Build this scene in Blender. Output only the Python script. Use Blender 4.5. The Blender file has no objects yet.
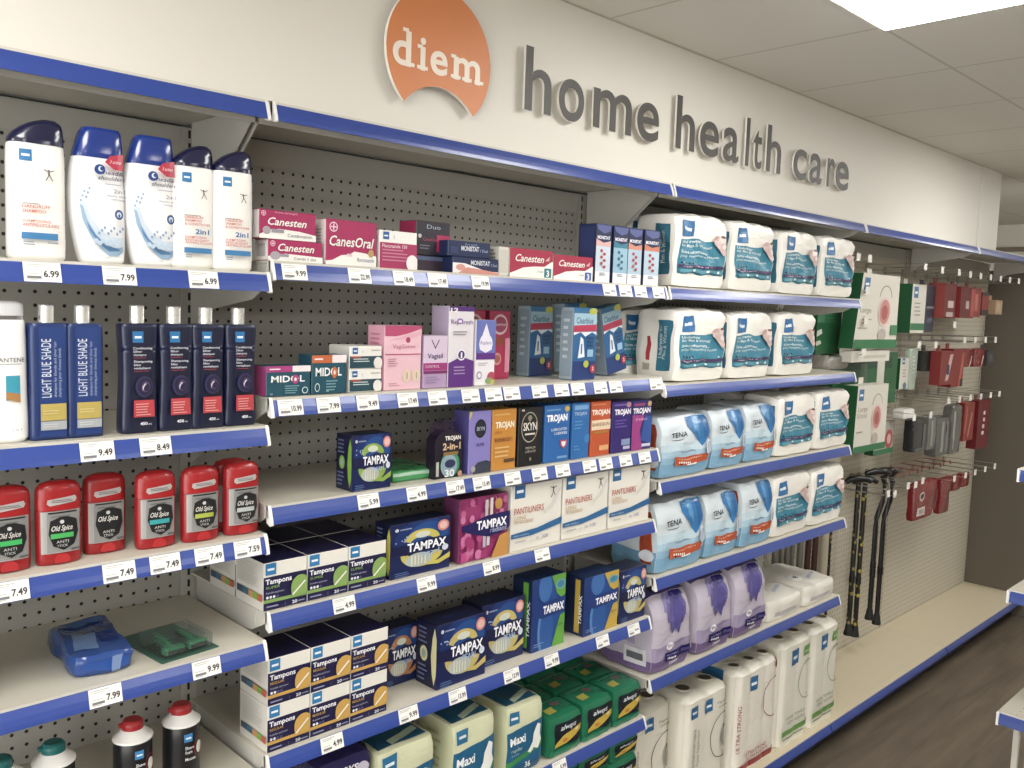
import bpy, bmesh, math, random
from mathutils import Vector, noise, geometry
random.seed(7); noise.seed_set(11)
ZO = 0.19
BAY = 1.22
COL = bpy.context.scene.collection

# ------------------------------------------------------------ materials
def lin(h):
    h = h.lstrip('#')
    r = []
    for i in (0, 2, 4):
        c = int(h[i:i + 2], 16) / 255
        r.append(c / 12.92 if c <= .04045 else ((c + .055) / 1.055) ** 2.4)
    return (*r, 1)
MATS = {}
def tone(c):
    mx, mn = max(c[:3]), min(c[:3]); s = (mx - mn) / mx if mx > 0 else 0
    g = .3 * c[0] + .59 * c[1] + .11 * c[2]; f = (1 - .30 * s) * .93
    return tuple((v * .90 + g * .10) * f for v in c[:3]) + (1,)
def mat(h, rough=.55, kind='', metal=0.0, emit=0.0):
    k = (h, rough, kind, metal, emit)
    if k in MATS: return MATS[k]
    m = bpy.data.materials.new('material_' + h)
    m.use_nodes = True
    nt = m.node_tree
    b = nt.nodes['Principled BSDF']
    b.inputs['Base Color'].default_value = tone(lin(h)) if not emit else lin(h)
    b.inputs['Roughness'].default_value = rough
    b.inputs['Metallic'].default_value = metal
    if emit:
        b.inputs['Emission Color'].default_value = lin(h)
        b.inputs['Emission Strength'].default_value = emit
    N = nt.nodes.new; L = nt.links.new
    if kind in ('film', 'wrinkle', 'soft'):
        tc = N('ShaderNodeTexCoord'); mp = N('ShaderNodeMapping')
        mp.inputs['Scale'].default_value = (1, 1, 2.2)
        n = N('ShaderNodeTexNoise'); n.inputs['Scale'].default_value = 22 if kind == 'film' else 12
        n.inputs['Detail'].default_value = 3; n.inputs['Distortion'].default_value = 1.2
        bp = N('ShaderNodeBump'); bp.inputs['Strength'].default_value = .55 if kind != 'soft' else .5
        bp.inputs['Distance'].default_value = .006
        L(tc.outputs['Object'], mp.inputs['Vector']); L(mp.outputs[0], n.inputs['Vector'])
        L(n.outputs['Fac'], bp.inputs['Height']); L(bp.outputs[0], b.inputs['Normal'])
    if kind == 'clear':
        b.inputs['Transmission Weight'].default_value = .9
        b.inputs['IOR'].default_value = 1.15
        b.inputs['Alpha'].default_value = .45
    if kind == 'coat':
        b.inputs['Coat Weight'].default_value = .6
        b.inputs['Coat Roughness'].default_value = .22
    MATS[k] = m
    return m

def math_node(nt, op, a, b=None, c=None):
    n = nt.nodes.new('ShaderNodeMath'); n.operation = op
    for i, v in enumerate((a, b, c)):
        if v is None: continue
        if isinstance(v, (int, float)): n.inputs[i].default_value = v
        else: nt.links.new(v, n.inputs[i])
    return n.outputs[0]

def grid_mat(name, base, dark, px, pz, r, axes='XZ', rows=None, offs=(0, 0), rough=.6, line=False, speck=0):
    """base sheet with a regular grid of round holes (or thin joint lines) in object space"""
    m = bpy.data.materials.new(name); m.use_nodes = True
    nt = m.node_tree; bs = nt.nodes['Principled BSDF']; L = nt.links.new
    bs.inputs['Roughness'].default_value = rough
    tc = nt.nodes.new('ShaderNodeTexCoord'); sp = nt.nodes.new('ShaderNodeSeparateXYZ')
    L(tc.outputs['Object'], sp.inputs[0])
    A = sp.outputs[axes[0]]; B = sp.outputs[axes[1]]
    def cell(o, p, off):
        t = math_node(nt, 'DIVIDE', math_node(nt, 'ADD', o, off), p)
        return math_node(nt, 'MULTIPLY', math_node(nt, 'SUBTRACT', math_node(nt, 'FRACT', t), .5), p)
    a = cell(A, px, offs[0])
    if rows is None:
        b = cell(B, pz, offs[1])
        if line:
            d = math_node(nt, 'MINIMUM', math_node(nt, 'ABSOLUTE', a), math_node(nt, 'ABSOLUTE', b))
        else:
            d = math_node(nt, 'SQRT', math_node(nt, 'ADD', math_node(nt, 'MULTIPLY', a, a), math_node(nt, 'MULTIPLY', b, b)))
        msk = math_node(nt, 'LESS_THAN', d, r)
    else:
        msk = 0
        first = None
        for y in rows:
            b = math_node(nt, 'SUBTRACT', B, y)
            b = math_node(nt, 'MULTIPLY', b, 1.8)
            a2 = cell(A, px, offs[0] + (rows.index(y) % 2) * px / 2)
            d = math_node(nt, 'SQRT', math_node(nt, 'ADD', math_node(nt, 'MULTIPLY', a2, a2), math_node(nt, 'MULTIPLY', b, b)))
            k = math_node(nt, 'LESS_THAN', d, r)
            first = k if first is None else math_node(nt, 'MAXIMUM', first, k)
        msk = first
    mx = nt.nodes.new('ShaderNodeMix'); mx.data_type = 'RGBA'
    mx.inputs['A'].default_value = lin(base); mx.inputs['B'].default_value = lin(dark)
    L(msk, mx.inputs['Factor'])
    L(mx.outputs['Result'], bs.inputs['Base Color'])
    if speck:
        n = nt.nodes.new('ShaderNodeTexNoise'); n.inputs['Scale'].default_value = 180
        bp = nt.nodes.new('ShaderNodeBump'); bp.inputs['Strength'].default_value = speck
        bp.inputs['Distance'].default_value = .003
        L(tc.outputs['Object'], n.inputs['Vector']); L(n.outputs['Fac'], bp.inputs['Height']); L(bp.outputs[0], bs.inputs['Normal'])
    return m

# ------------------------------------------------------------ mesh builder
class MB:
    def __init__(s):
        s.v = []; s.f = []; s.mi = []; s.sm = []; s.mats = []
    def m(s, mt):
        if mt not in s.mats: s.mats.append(mt)
        return s.mats.index(mt)
    def add(s, vs, fs, mt, smooth=False):
        b = len(s.v); k = s.m(mt)
        s.v += [tuple(x) for x in vs]
        for f in fs:
            s.f.append([b + i for i in f]); s.mi.append(k); s.sm.append(smooth)
    def box(s, x0, x1, y0, y1, z0, z1, mt, front=None, left=None, top=None, right=None, bev=0.0):
        vs = [(x0, y0, z0), (x1, y0, z0), (x1, y1, z0), (x0, y1, z0), (x0, y0, z1), (x1, y0, z1), (x1, y1, z1), (x0, y1, z1)]
        if bev:
            bm = bmesh.new()
            bv = [bm.verts.new(v) for v in vs]
            for q in ((0, 1, 5, 4), (1, 2, 6, 5), (2, 3, 7, 6), (3, 0, 4, 7), (4, 5, 6, 7), (3, 2, 1, 0)): bm.faces.new([bv[i] for i in q])
            bmesh.ops.bevel(bm, geom=bm.edges[:], offset=bev, segments=2 if bev > .003 else 1, affect='EDGES', profile=.6)
            bm.normal_update(); bm.verts.index_update()
            V = [v.co.copy() for v in bm.verts]
            for f in bm.faces:
                n = f.normal; mm = mt
                if n.y < -.8 and front: mm = front
                elif n.x < -.8 and left: mm = left
                elif n.z > .8 and top: mm = top
                elif n.x > .8 and right: mm = right
                b = len(s.v); s.v += [tuple(V[v.index]) for v in f.verts]
                s.f.append(list(range(b, b + len(f.verts)))); s.mi.append(s.m(mm)); s.sm.append(False)
            bm.free(); return
        s.add(vs, [(1, 2, 6, 5), (2, 3, 7, 6), (3, 2, 1, 0)], mt)
        s.add(vs, [(0, 1, 5, 4)], front or mt)
        s.add(vs, [(3, 0, 4, 7)], left or mt)
        s.add(vs, [(4, 5, 6, 7)], top or mt)
    def loft(s, rings, mt, caps=True, smooth=True):
        n = len(rings[0]); vs = [p for r in rings for p in r]; fs = []
        for i in range(len(rings) - 1):
            for j in range(n):
                a = i * n + j; b = i * n + (j + 1) % n
                fs.append((a, b, b + n, a + n))
        s.add(vs, fs, mt, smooth)
        if caps:
            s.add(rings[0], [tuple(range(n - 1, -1, -1))], mt)
            s.add(rings[-1], [tuple(range(n))], mt)
    def tube(s, pts, r, mt, n=8, closed=False):
        rings = []
        P = [Vector(p) for p in pts]
        up = Vector((0, 0, 1))
        for i, p in enumerate(P):
            d = (P[min(i + 1, len(P) - 1)] - P[max(i - 1, 0)]).normalized()
            a = d.cross(up)
            if a.length < .05: a = d.cross(Vector((1, 0, 0)))
            a.normalize(); b = d.cross(a)
            rr = r[i] if isinstance(r, (list, tuple)) else r
            rings.append([p + a * rr * math.cos(2 * math.pi * k / n) + b * rr * math.sin(2 * math.pi * k / n) for k in range(n)])
        s.loft(rings, mt)
    def build(s, name, parent=None, loc=(0, 0, 0), rz=0.0):
        me = bpy.data.meshes.new(name)
        me.from_pydata(s.v, [], s.f)
        for m in s.mats: me.materials.append(m)
        me.polygons.foreach_set('material_index', s.mi)
        me.polygons.foreach_set('use_smooth', s.sm)
        me.update()
        o = bpy.data.objects.new(name, me); COL.objects.link(o)
        if parent is not None: o.parent = parent
        o.location = loc; o.rotation_euler = (0, 0, rz)
        return o

def tag(o, label, cat, group=None, kind=None):
    if label: o['label'] = label
    if cat: o['category'] = cat
    if group: o['group'] = group
    if kind: o['kind'] = kind
    return o
def empty(name, loc=(0, 0, 0), rz=0.0):
    o = bpy.data.objects.new(name, None); COL.objects.link(o)
    o.location = loc; o.rotation_euler = (0, 0, rz); o.empty_display_size = .05
    return o
def dup(o, loc=None, label=None, rz=None, parent=None):
    c = o.copy(); COL.objects.link(c)
    if parent is not None: c.parent = parent
    if loc is not None: c.location = loc
    if rz is not None: c.rotation_euler = (0, 0, rz)
    if label: c['label'] = label
    for ch in list(o.children):
        d = dup(ch, parent=c)
    return c

# ------------------------------------------------------------ print (ink on surfaces)
_TX = {}
def text_geo(s, bold=0.0, shear=0.0, res=2):
    k = (s, bold, shear, res)
    if k in _TX: return _TX[k]
    cu = bpy.data.curves.new('lettering', 'FONT'); cu.body = s; cu.resolution_u = res
    cu.offset = bold; cu.shear = shear; cu.fill_mode = 'FRONT'
    ob = bpy.data.objects.new('lettering', cu); me = ob.to_mesh()
    V = [(v.co.x, v.co.y) for v in me.vertices]; F = [list(p.vertices) for p in me.polygons]
    ob.to_mesh_clear(); bpy.data.objects.remove(ob); bpy.data.curves.remove(cu)
    x0 = min(v[0] for v in V) if V else 0; x1 = max(v[0] for v in V) if V else 1
    V = [((x - x0) / .7, y / .7) for x, y in V]
    _TX[k] = (V, F, (x1 - x0) / .7); return _TX[k]

def ell(cu, cv, ru, rv, n=20, a0=0, a1=360):
    k = [(cu + ru * math.cos(math.radians(a0 + (a1 - a0) * i / n)), cv + rv * math.sin(math.radians(a0 + (a1 - a0) * i / n))) for i in range(n + (a1 - a0 < 360))]
    return k

def clip_poly(P, ax, c, keep_less):
    out = []
    for i in range(len(P)):
        a = P[i]; b = P[(i + 1) % len(P)]
        ia = (a[ax] <= c) if keep_less else (a[ax] >= c)
        ib = (b[ax] <= c) if keep_less else (b[ax] >= c)
        if ia: out.append(a)
        if ia != ib:
            t = (c - a[ax]) / (b[ax] - a[ax])
            out.append((a[0] + t * (b[0] - a[0]), a[1] + t * (b[1] - a[1])))
    return out
def slice_polys(polys, nu, nv):
    for ax, n in ((0, nu), (1, nv)):
        if not n: continue
        res = []
        for P in polys:
            lo = min(p[ax] for p in P); hi = max(p[ax] for p in P)
            k0 = max(0, int(math.floor(lo * n - 1e-6))); k1 = min(n - 1, int(math.floor(hi * n + 1e-6)))
            if k1 <= k0: res.append(P); continue
            rest = P
            for k in range(k0, k1):
                c = (k + 1) / n
                a = clip_poly(rest, ax, c, True); rest = clip_poly(rest, ax, c, False)
                if len(a) > 2: res.append(a)
                if len(rest) < 3: break
            if len(rest) > 2: res.append(rest)
        polys = res
    return polys

def ink(mb, surf, W, H, ops, cuts=(0, 0), rough=.5, kind='', step=.00022, base=.0003):
    """ops in 0..1 coordinates over a face W x H metres; surf(u,v,off) gives the 3D point"""
    off = base
    for op in ops:
        t = op[0]; off += step; polys = []
        if t == 'r':
            _, u0, v0, u1, v1, col = op; polys = [[(u0, v0), (u1, v0), (u1, v1), (u0, v1)]]
        elif t == 'e':
            _, cu, cv, ru, rv, col = op[:6]; polys = [ell(cu, cv, ru, rv, 22)]
        elif t == 'p':
            _, pts, col = op
            tr = geometry.tessellate_polygon([[Vector((a, b, 0)) for a, b in pts]])
            for f in tr:
                P = [pts[i] for i in f]
                ar = (P[1][0] - P[0][0]) * (P[2][1] - P[0][1]) - (P[2][0] - P[0][0]) * (P[1][1] - P[0][1])
                if abs(ar) < 1e-9: continue
                if ar < 0: P.reverse()
                polys.append(P)
        elif t == 't':       # text, u, v, height fraction, colour, fit width or None, options
            _, s, u, v, h, col = op[:6]
            fit = op[6] if len(op) > 6 else None; o = op[7] if len(op) > 7 else {}
            V, F, w = text_geo(s, o.get('bold', 0), o.get('shear', 0))
            hm = h * H
            sx = hm if fit is None else fit * W / w
            if o.get('rot'):   # reads upward
                sx = hm if fit is None else fit * H / w
                hm = h * W
                pts = [(u + (-y * hm) / W, v + x * sx / H) for x, y in V]
            else:
                if o.get('center'): u = u - w * sx / W / 2
                pts = [(u + x * sx / W, v + y * hm / H) for x, y in V]
            if cuts[0] and len(F):
                polys = [[pts[i] for i in f] for f in F]
            else:
                mt = mat(col, rough, kind)
                mb.add([surf(a, b, off) for a, b in pts], F, mt); continue
        mt = mat(col, rough, kind)
        q = []
        for P in polys:
            for ax, c, kl in ((0, 0, False), (0, 1, True), (1, 0, False), (1, 1, True)):
                if len(P) > 2 and ((min(a[ax] for a in P) < c) if not kl else (max(a[ax] for a in P) > c)): P = clip_poly(P, ax, c, kl)
            if len(P) > 2: q.append(P)
        polys = q
        if cuts[0] or cuts[1]: polys = slice_polys(polys, *cuts)
        for P in polys:
            mb.add([surf(a, b, off) for a, b in P], [tuple(range(len(P)))], mt)

def LOGO(u, v, s, W, H, col='2b86c8'):
    a = s * W / H
    return [('r', u, v, u + s, v + a, col), ('r', u + s * .18, v + a * .38, u + s * .82, v + a * .58, 'e6f2fa')]
def LINES(u, v, w, n, dv, col, th=.45):
    r = random.Random(int(u * 1000 + v * 777 + n))
    return [('r', u, v - i * dv, u + w * (1 - .35 * r.random()), v - i * dv + dv * th, col) for i in range(n)]
def FIG(u, v, s, W, H, col='4a3a38'):
    k = W / H
    def st(x0, y0, x1, y1, t=.035):
        dx, dy = x1 - x0, y1 - y0; l = math.hypot(dx, dy); nx, ny = -dy / l * t, dx / l * t
        return ('p', [(u + s * a, v + s * k * b) for a, b in ((x0 - nx, y0 - ny), (x1 - nx, y1 - ny), (x1 + nx, y1 + ny), (x0 + nx, y0 + ny))], col)
    return [('e', u, v + s * k * .38, s * .07, s * k * .07, col), st(0, .3, 0, -.05, .06), st(0, .25, -.42, .42), st(0, .25, .42, .4),
            st(0, -.02, -.3, -.55), st(0, -.02, .3, -.55)]

# ------------------------------------------------------------ shelves
Z = dict(a1=1.5691, a2=1.2912, a3=1.0891, a4=.8861, a5=.62, a6=.38, b1=1.5912, b2=1.3399, b3=1.1378, b4=.9339, b5=.6516, b6=.354, b7=.14,
         c1=1.5921, c2=1.3185, c3=1.0408, c4=.7602, c5=.4579, c6=-.057, zc=1.8731)
Z = {k: v + ZO for k, v in Z.items()}
D = dict(a=.339, b=.327, c=.329)

M_PANEL = grid_mat('painted_shelf_steel', 'c9c4b6', '6d6a62', .03, .1, .0026, 'XY', rows=[-.045, -.06, -.28, -.295], rough=.38)
M_PAINT = mat('cdc9bd', .4)
M_GREYP = mat('c4c2ba', .45)
M_PEG = grid_mat('grey_pegboard', 'a5a39c', '141412', .0254, .0254, .0034, 'XZ', rough=.62)
M_PEGC = grid_mat('cream_pegboard', 'bdb7a6', '4a4438', .0254, .0254, .0030, 'XZ', rough=.6)
M_RAIL = mat('2a4dae', .33, 'coat')
M_WHITE = mat('e9e8e4', .35)
M_DARK = mat('1a1a1a', .6)

def rail_mesh(x0, x1, d, z, vert=True, m=None):
    mb = MB()
    prof = [(-d - .0005, z - .0045), (-d - .0028, z - .010), (-d - .0062, z - .018), (-d - .0092, z - .027), (-d - .0108, z - .0345),
            (-d - .0080, z - .0345), (-d + .0005, z - .012)]
    mb.loft([[(x, y, zz) for y, zz in prof] for x in (x0, x1)], m or M_RAIL, smooth=False)
    return mb
def shelf(name, label, x0, x1, d, z, group, canopy=0, cat='shelf', endcaps=True, thin=False):
    root = empty(name, (x0, -d, z))
    o = Vector((x0, -d, z))
    def fin(mb, nm):
        mb.v = [tuple(Vector(v) - o) for v in mb.v]
        return mb.build(nm, root)
    mb = MB(); g = .004
    mb.box(x0 + g, x1 - g, -d, -.004, z - .004, z, M_PAINT, top=M_PANEL)
    mb.box(x0 + g, x1 - g, -d - .0, -d + .012, z - .024, z - .004, M_PAINT)
    mb.box(x0 + g, x1 - g, -d + .045, -d + .048, z - .034, z - .004, M_GREYP)
    fin(mb, 'shelf_panel')
    fin(rail_mesh(x0 + g + .006, x1 - g - .006, d, z), 'price_rail')
    for s, x in ((0, x0 + g), (1, x1 - g - .006)):
        mb = MB()
        pr = [(-d, z + .0005), (-d - .004, z - .006), (-d - .0105, z - .028), (-d - .0120, z - .0355), (-d - .0085, z - .0375), (-d + .004, z - .033), (-d + .006, z)]
        mb.loft([[(xx, y, zz) for y, zz in pr] for xx in (x, x + .006)], M_WHITE, smooth=False)
        fin(mb, 'rail_end_cap')
    for x in (x0 + g + .001, x1 - g - .004):
        mb = MB()
        if canopy == 1: pr = [(-d + .055, z - .005), (-d + .055, z - .03), (-.12, z - .155), (-.03, z - .185), (-.03, z - .005)]
        else: pr = [(-d + .015, z - .005), (-d + .015, z - .028), (-d + .06, z - .05), (-.10, z - .075), (-.028, z - .12), (-.028, z - .005)]
        mb.loft([[(xx, y, zz) for y, zz in pr] for xx in (x, x + .003)], M_GREYP, smooth=False)
        fin(mb, 'bracket')
    return tag(root, label, cat, group)

ORD = dict(a='far left bay', b='tampon and medicine bay', c='incontinence pad bay')
SH = {'a': ['tall white and blue shampoo bottles', 'navy bottles with chrome caps', 'red deodorant sticks', 'blue razor bag and green razor tray', 'shaving foam cans', 'nothing visible'],
      'b': ['pink and crimson medicine boxes', 'teal pain relief boxes and pregnancy tests', 'condom boxes', 'pantiliner boxes', 'blue tampon boxes and two-high regular tampons', 'maxi pad packs', 'lowest green pad packs'],
      'c': ['topmost row of white pad packs', 'second row of white pad packs', 'upper row of pale blue pad packs', 'lower row of pale blue pad packs', 'purple pad packs and wipes']}
for bay, x0 in (('a', -BAY), ('b', 0), ('c', BAY)):
    for i, what in enumerate(SH[bay]):
        if bay == 'a' and i == 5: continue
        k = '%s%d' % (bay, i + 1)
        shelf('store_shelf', 'white metal shelf with blue price rail carrying the %s' % what, x0, x0 + BAY, D[bay], Z[k], 'adjustable shelves with blue rails')
CN = ['above the shampoo bottles', 'above the pink medicine boxes', 'above the topmost white pad packs', 'above the first aid cartons', 'above the red packs at the far end']
for i in range(5):
    shelf('canopy_shelf', 'blue-edged canopy shelf ' + CN[i], (i - 1) * BAY, i * BAY, .3281, Z['zc'], 'canopy shelves under the sign wall', canopy=1 if i < 3 else 2, cat='canopy shelf')
# base decks
def base_deck(x0, x1, label):
    root = empty('base_shelf', (x0, -.3277, Z['c6'])); o = Vector((x0, -.3277, Z['c6'])); z = Z['c6']
    mb = MB(); mb.box(x0 + .001, x1 - .001, -.3277, -.004, z - .03, z, M_PAINT, top=M_DECK)
    mb.v = [tuple(Vector(v) - o) for v in mb.v]; mb.build('deck', root)
    mb = rail_mesh(x0 + .003, x1 - .003, .3277, z); mb.v = [tuple(Vector(v) - o) for v in mb.v]; mb.build('price_rail', root)
    mb = MB(); mb.box(x0 + .001, x1 - .001, -.27, -.262, 0.002, z - .03, M_DARK); mb.v = [tuple(Vector(v) - o) for v in mb.v]; mb.build('kick_plate', root)
    tag(root, label, 'base shelf', 'base shelves at floor level')
M_DECK = grid_mat('base_deck_steel', 'c8bda4', '8d8474', .02, .1, .0022, 'XY', rows=[.03, .045, .275, .29], rough=.4)
for i, t in enumerate(['low cream base shelf below the shaving foam cans', 'low cream base shelf below the green pad packs', 'low base shelf carrying the wrapped paper rolls', 'empty cream base shelf below the walking canes', 'empty cream base shelf reaching the brown end wall']):
    base_deck((i - 1) * BAY, i * BAY, t)
# pegboards and uprights
for i in range(5):
    x0 = (i - 1) * BAY
    mb = MB(); mt = M_PEGC if i >= 3 else M_PEG
    mb.box(.018, BAY - .018, 0, .006, -Z['zc'] + .12, -.055, mt)
    mb.box(.018, BAY - .018, -.001, .006, -.055, 0, mat('b6b4ad', .6))
    o = mb.build('pegboard_panel', loc=(x0, 0, Z['zc'] - .01))
    tag(o, 'perforated back panel ' + ['behind the shampoo and deodorant', 'behind the medicine and tampon boxes', 'behind the incontinence pad packs', 'behind the canes and first aid cartons', 'behind the red packs beside the brown end wall'][i], 'pegboard', 'perforated back panels')
M_SLOT = grid_mat('slotted_upright_steel', 'a8a69c', '151515', .2, .0254, .0, 'XZ')
def upright_mat(base):
    m = grid_mat('slotted_upright', base, '111111', 1, .05, 0, 'XZ', rough=.5)
    nt = m.node_tree
    mix = [n for n in nt.nodes if n.type == 'MIX'][0]
    for l in list(mix.inputs['Factor'].links): nt.links.remove(l)
    sp = [n for n in nt.nodes if n.type == 'SEPXYZ'][0]
    fz = math_node(nt, 'FRACT', math_node(nt, 'DIVIDE', sp.outputs['Z'], .0254))
    a = math_node(nt, 'LESS_THAN', fz, .62)
    b = math_node(nt, 'LESS_THAN', math_node(nt, 'ABSOLUTE', sp.outputs['X']), .0028)
    nt.links.new(math_node(nt, 'MULTIPLY', a, b), mix.inputs['Factor'])
    return m
M_UP = upright_mat('b4b2aa'); M_UPC = upright_mat('b9b2a0')
for i in range(6):
    x = (i - 1) * BAY
    mb = MB(); mb.box(-.0175, .0175, -.001 - .002, .03, 0.002 - 0, Z['zc'] - .01, M_UPC if i >= 4 else M_UP)
    o = mb.build('upright_post', loc=(x, 0, 0))
    tag(o, ['slotted upright post at the far left end', 'slotted upright between shampoo and medicine bays', 'slotted upright between tampon boxes and pad packs', 'slotted upright between pad packs and walking canes', 'slotted upright between the canes and the red packs', 'slotted upright against the brown end wall'][i], 'upright post', 'slotted steel uprights')

# ------------------------------------------------------------ room
CZ = 2.433
def structure(name, mb, loc=(0, 0, 0)):
    o = mb.build(name, loc=loc); o['kind'] = 'structure'; return o
def floor_mat():
    m = bpy.data.materials.new('brown_wood_floor'); m.use_nodes = True
    nt = m.node_tree; b = nt.nodes['Principled BSDF']; L = nt.links.new
    tc = nt.nodes.new('ShaderNodeTexCoord'); mp = nt.nodes.new('ShaderNodeMapping'); mp.inputs['Scale'].default_value = (1.0, 9, 1)
    n = nt.nodes.new('ShaderNodeTexNoise'); n.inputs['Scale'].default_value = 2.2; n.inputs['Detail'].default_value = 7; n.inputs['Distortion'].default_value = .6
    cr = nt.nodes.new('ShaderNodeValToRGB')
    cr.color_ramp.elements[0].color = lin('5a5045'); cr.color_ramp.elements[0].position = .3
    cr.color_ramp.elements[1].color = lin('74695a'); cr.color_ramp.elements[1].position = .72
    L(tc.outputs['Object'], mp.inputs[0]); L(mp.outputs[0], n.inputs['Vector']); L(n.outputs['Fac'], cr.inputs[0])
    br = nt.nodes.new('ShaderNodeTexBrick'); br.inputs['Scale'].default_value = 1
    br.inputs['Brick Width'].default_value = 1.2; br.inputs['Row Height'].default_value = .18; br.inputs['Mortar Size'].default_value = .0025
    br.inputs['Color1'].default_value = (1, 1, 1, 1); br.inputs['Color2'].default_value = (.93, .93, .93, 1); br.inputs['Mortar'].default_value = (.75, .75, .75, 1)
    mx = nt.nodes.new('ShaderNodeMix'); mx.data_type = 'RGBA'; mx.blend_type = 'MULTIPLY'; mx.inputs['Factor'].default_value = 1
    L(tc.outputs['Object'], br.inputs['Vector']); L(cr.outputs[0], mx.inputs['A']); L(br.outputs['Color'], mx.inputs['B']); L(mx.outputs['Result'], b.inputs['Base Color'])
    b.inputs['Roughness'].default_value = .38
    return m
X0R, X1R, Y0R = -3.4, 6.45, -6.0
mb = MB(); mb.box(X0R, X1R, Y0R, 3.0, -.1, 0, floor_mat()); structure('floor', mb)
M_WALL = mat('d9d4c6', .6); M_SIGNW = mat('dedad0', .5)
# ceiling: tiles with joints
M_CEIL = grid_mat('ceiling_tiles', 'dcd9d0', 'c4c0b6', .4775, .4775, .0045, 'XY', offs=(-1.41 + .4775 / 2 + .4775 * 8, .8 + .4775 / 2 + .4775 * 16), rough=.85, line=True, speck=.25)
mb = MB(); mb.box(X0R, X1R, Y0R, 3.0, CZ, CZ + .1, M_CEIL); structure('ceiling', mb)
mb = MB(); mb.box(X0R, 3.66, -.318, .06, Z['zc'] + .002, CZ - .001, M_SIGNW); structure('wall_back', mb)
mb = MB(); mb.box(3.662, 3.93, -.322, .06, Z['zc'] + .002, CZ - .001, M_SIGNW); structure('wall_back_return', mb)
mb = MB(); mb.box(X0R, -BAY - .02, -.30, .06, 0, Z['zc'], M_SIGNW); mb.box(-BAY-.02, 4.88, .035, .06, 0, Z['zc'], mat('55534d', .8)); structure('wall_back_lower', mb)
M_BROWN = mat('6b6256', .55)
mb = MB(); mb.box(4.882, 4.95, -.42, .06, 0, Z['zc'] - .05, M_BROWN); structure('wall_end', mb)
mb = MB(); mb.box(3.0, X1R, 2.9, 3.0, 0, CZ, M_WALL); structure('wall_far_back', mb)
mb = MB(); mb.box(X1R, X1R + .1, Y0R, 3.0, 0, CZ, M_WALL); structure('wall_right', mb)
mb = MB(); mb.box(X0R, X1R, Y0R - .1, Y0R, 0, CZ, M_WALL); structure('wall_front', mb)
# added open front, out of view left: plinth and mullions; lets in fill daylight
mb = MB(); mb.box(X0R - .1, X0R, Y0R, .0, 0, .08, M_WALL); structure('wall_left', mb)
for k in range(5):
    y = Y0R + (0 - Y0R) * k / 4
    mb = MB(); mb.box(X0R - .08, X0R - .02, y - .04, y + .04, .08, CZ, M_WALL); structure('added_mullion_%d' % (k + 1), mb)
mb = MB(); mb.box(X0R - .1, X0R, .06, 3.0, 0, CZ, M_WALL); structure('wall_left_rear', mb)
mb = MB(); mb.box(6.40, 6.449, -6.4, 2.8, 2.235, 2.265, mat('7d6e58', .6)); structure('trim_1', mb)

# lights
M_DIFF = mat('fffdf9', .5, emit=15.5)
M_DIFF_FAR = M_DIFF
def light_panel(x, y, label):
    root = empty('ceiling_light', (x, y, CZ))
    mb = MB()
    w, h = .4775, .955
    for a in ((-w / 2, -w / 2 + .012, -h / 2, h / 2), (w / 2 - .012, w / 2, -h / 2, h / 2), (-w / 2 + .012, w / 2 - .012, -h / 2, -h / 2 + .012), (-w / 2 + .012, w / 2 - .012, h / 2 - .012, h / 2)):
        mb.box(a[0], a[1], a[2], a[3], -.008, -.0005, mat('eeeae0', .5))
    mb.build('frame', root)
    mb = MB(); mb.box(-w / 2 + .012, w / 2 - .012, -h / 2 + .012, h / 2 - .012, -.014, -.001, M_DIFF, bev=.003); mb.build('diffuser', root)
    tag(root, label, 'ceiling light', 'recessed ceiling light panels')
    return root
light_panel(1.41 - .4775 / 2, -.8 - .955 / 2, 'bright white square ceiling light panel at the top right of the sign')
for x in (-2.65, -.74, 3.08, 4.99):
    light_panel(x, -.8 - .955 / 2, 'white ceiling light panel over the aisle outside the picture')
for x in (-2.65, -.74, 1.17, 3.08, 4.99):
    light_panel(x, -3.2 - .955 / 2, 'white ceiling light panel over the aisle outside the picture')
w = bpy.data.worlds.new('world'); bpy.context.scene.world = w; w.use_nodes = True
w.node_tree.nodes['Background'].inputs[0].default_value = (1, .985, .96, 1); w.node_tree.nodes['Background'].inputs[1].default_value = 4.8  # added daylight through the unseen left front, brightens shelves and ceiling

# ------------------------------------------------------------ product builders
NAVY = '1f2148'; WHT = 'efeee8'
def carton(name, w, d, h, body, front=None, side=None, top=None, ops=(), side_ops=(), top_ops=(), bev=.0012, rough=.38):
    """printed carton, origin at the middle of the bottom front edge"""
    mb = MB()
    mb.box(-w / 2, w / 2, 0, d, 0, h, mat(body, rough), front=mat(front or body, rough), left=mat(side or body, rough), top=mat(top or body, rough), bev=bev)
    if ops: ink(mb, lambda u, v, o: (-w / 2 + u * w, -o, v * h), w, h, ops, rough=rough)
    if side_ops: ink(mb, lambda u, v, o: (-w / 2 - o, d - u * d, v * h), d, h, side_ops, rough=rough)
    if top_ops: ink(mb, lambda u, v, o: (-w / 2 + u * w, v * d, h + o), w, d, top_ops, rough=rough)
    return mb.build(name)
def put(o, X0, w, shelf, f=.01, rz=0.0, dz=0.0):
    d = D[shelf[0]]
    if shelf == 'a1': X0 += .006; o.scale = (1.04, 1.0, 1.035)
    if shelf == 'a2': X0 += .002; o.scale = (1.02, 1.0, 1.0)
    if shelf == 'a3': X0 += .004; o.scale = (1.07, 1.0, .965)
    if shelf == 'a5': X0 += .004; o.scale = (1, 1, .955)
    o.location = (X0 + w / 2, -(d - f), Z[shelf] + .0006 + dz); o.rotation_euler = (0, 0, rz)
    return o

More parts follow.
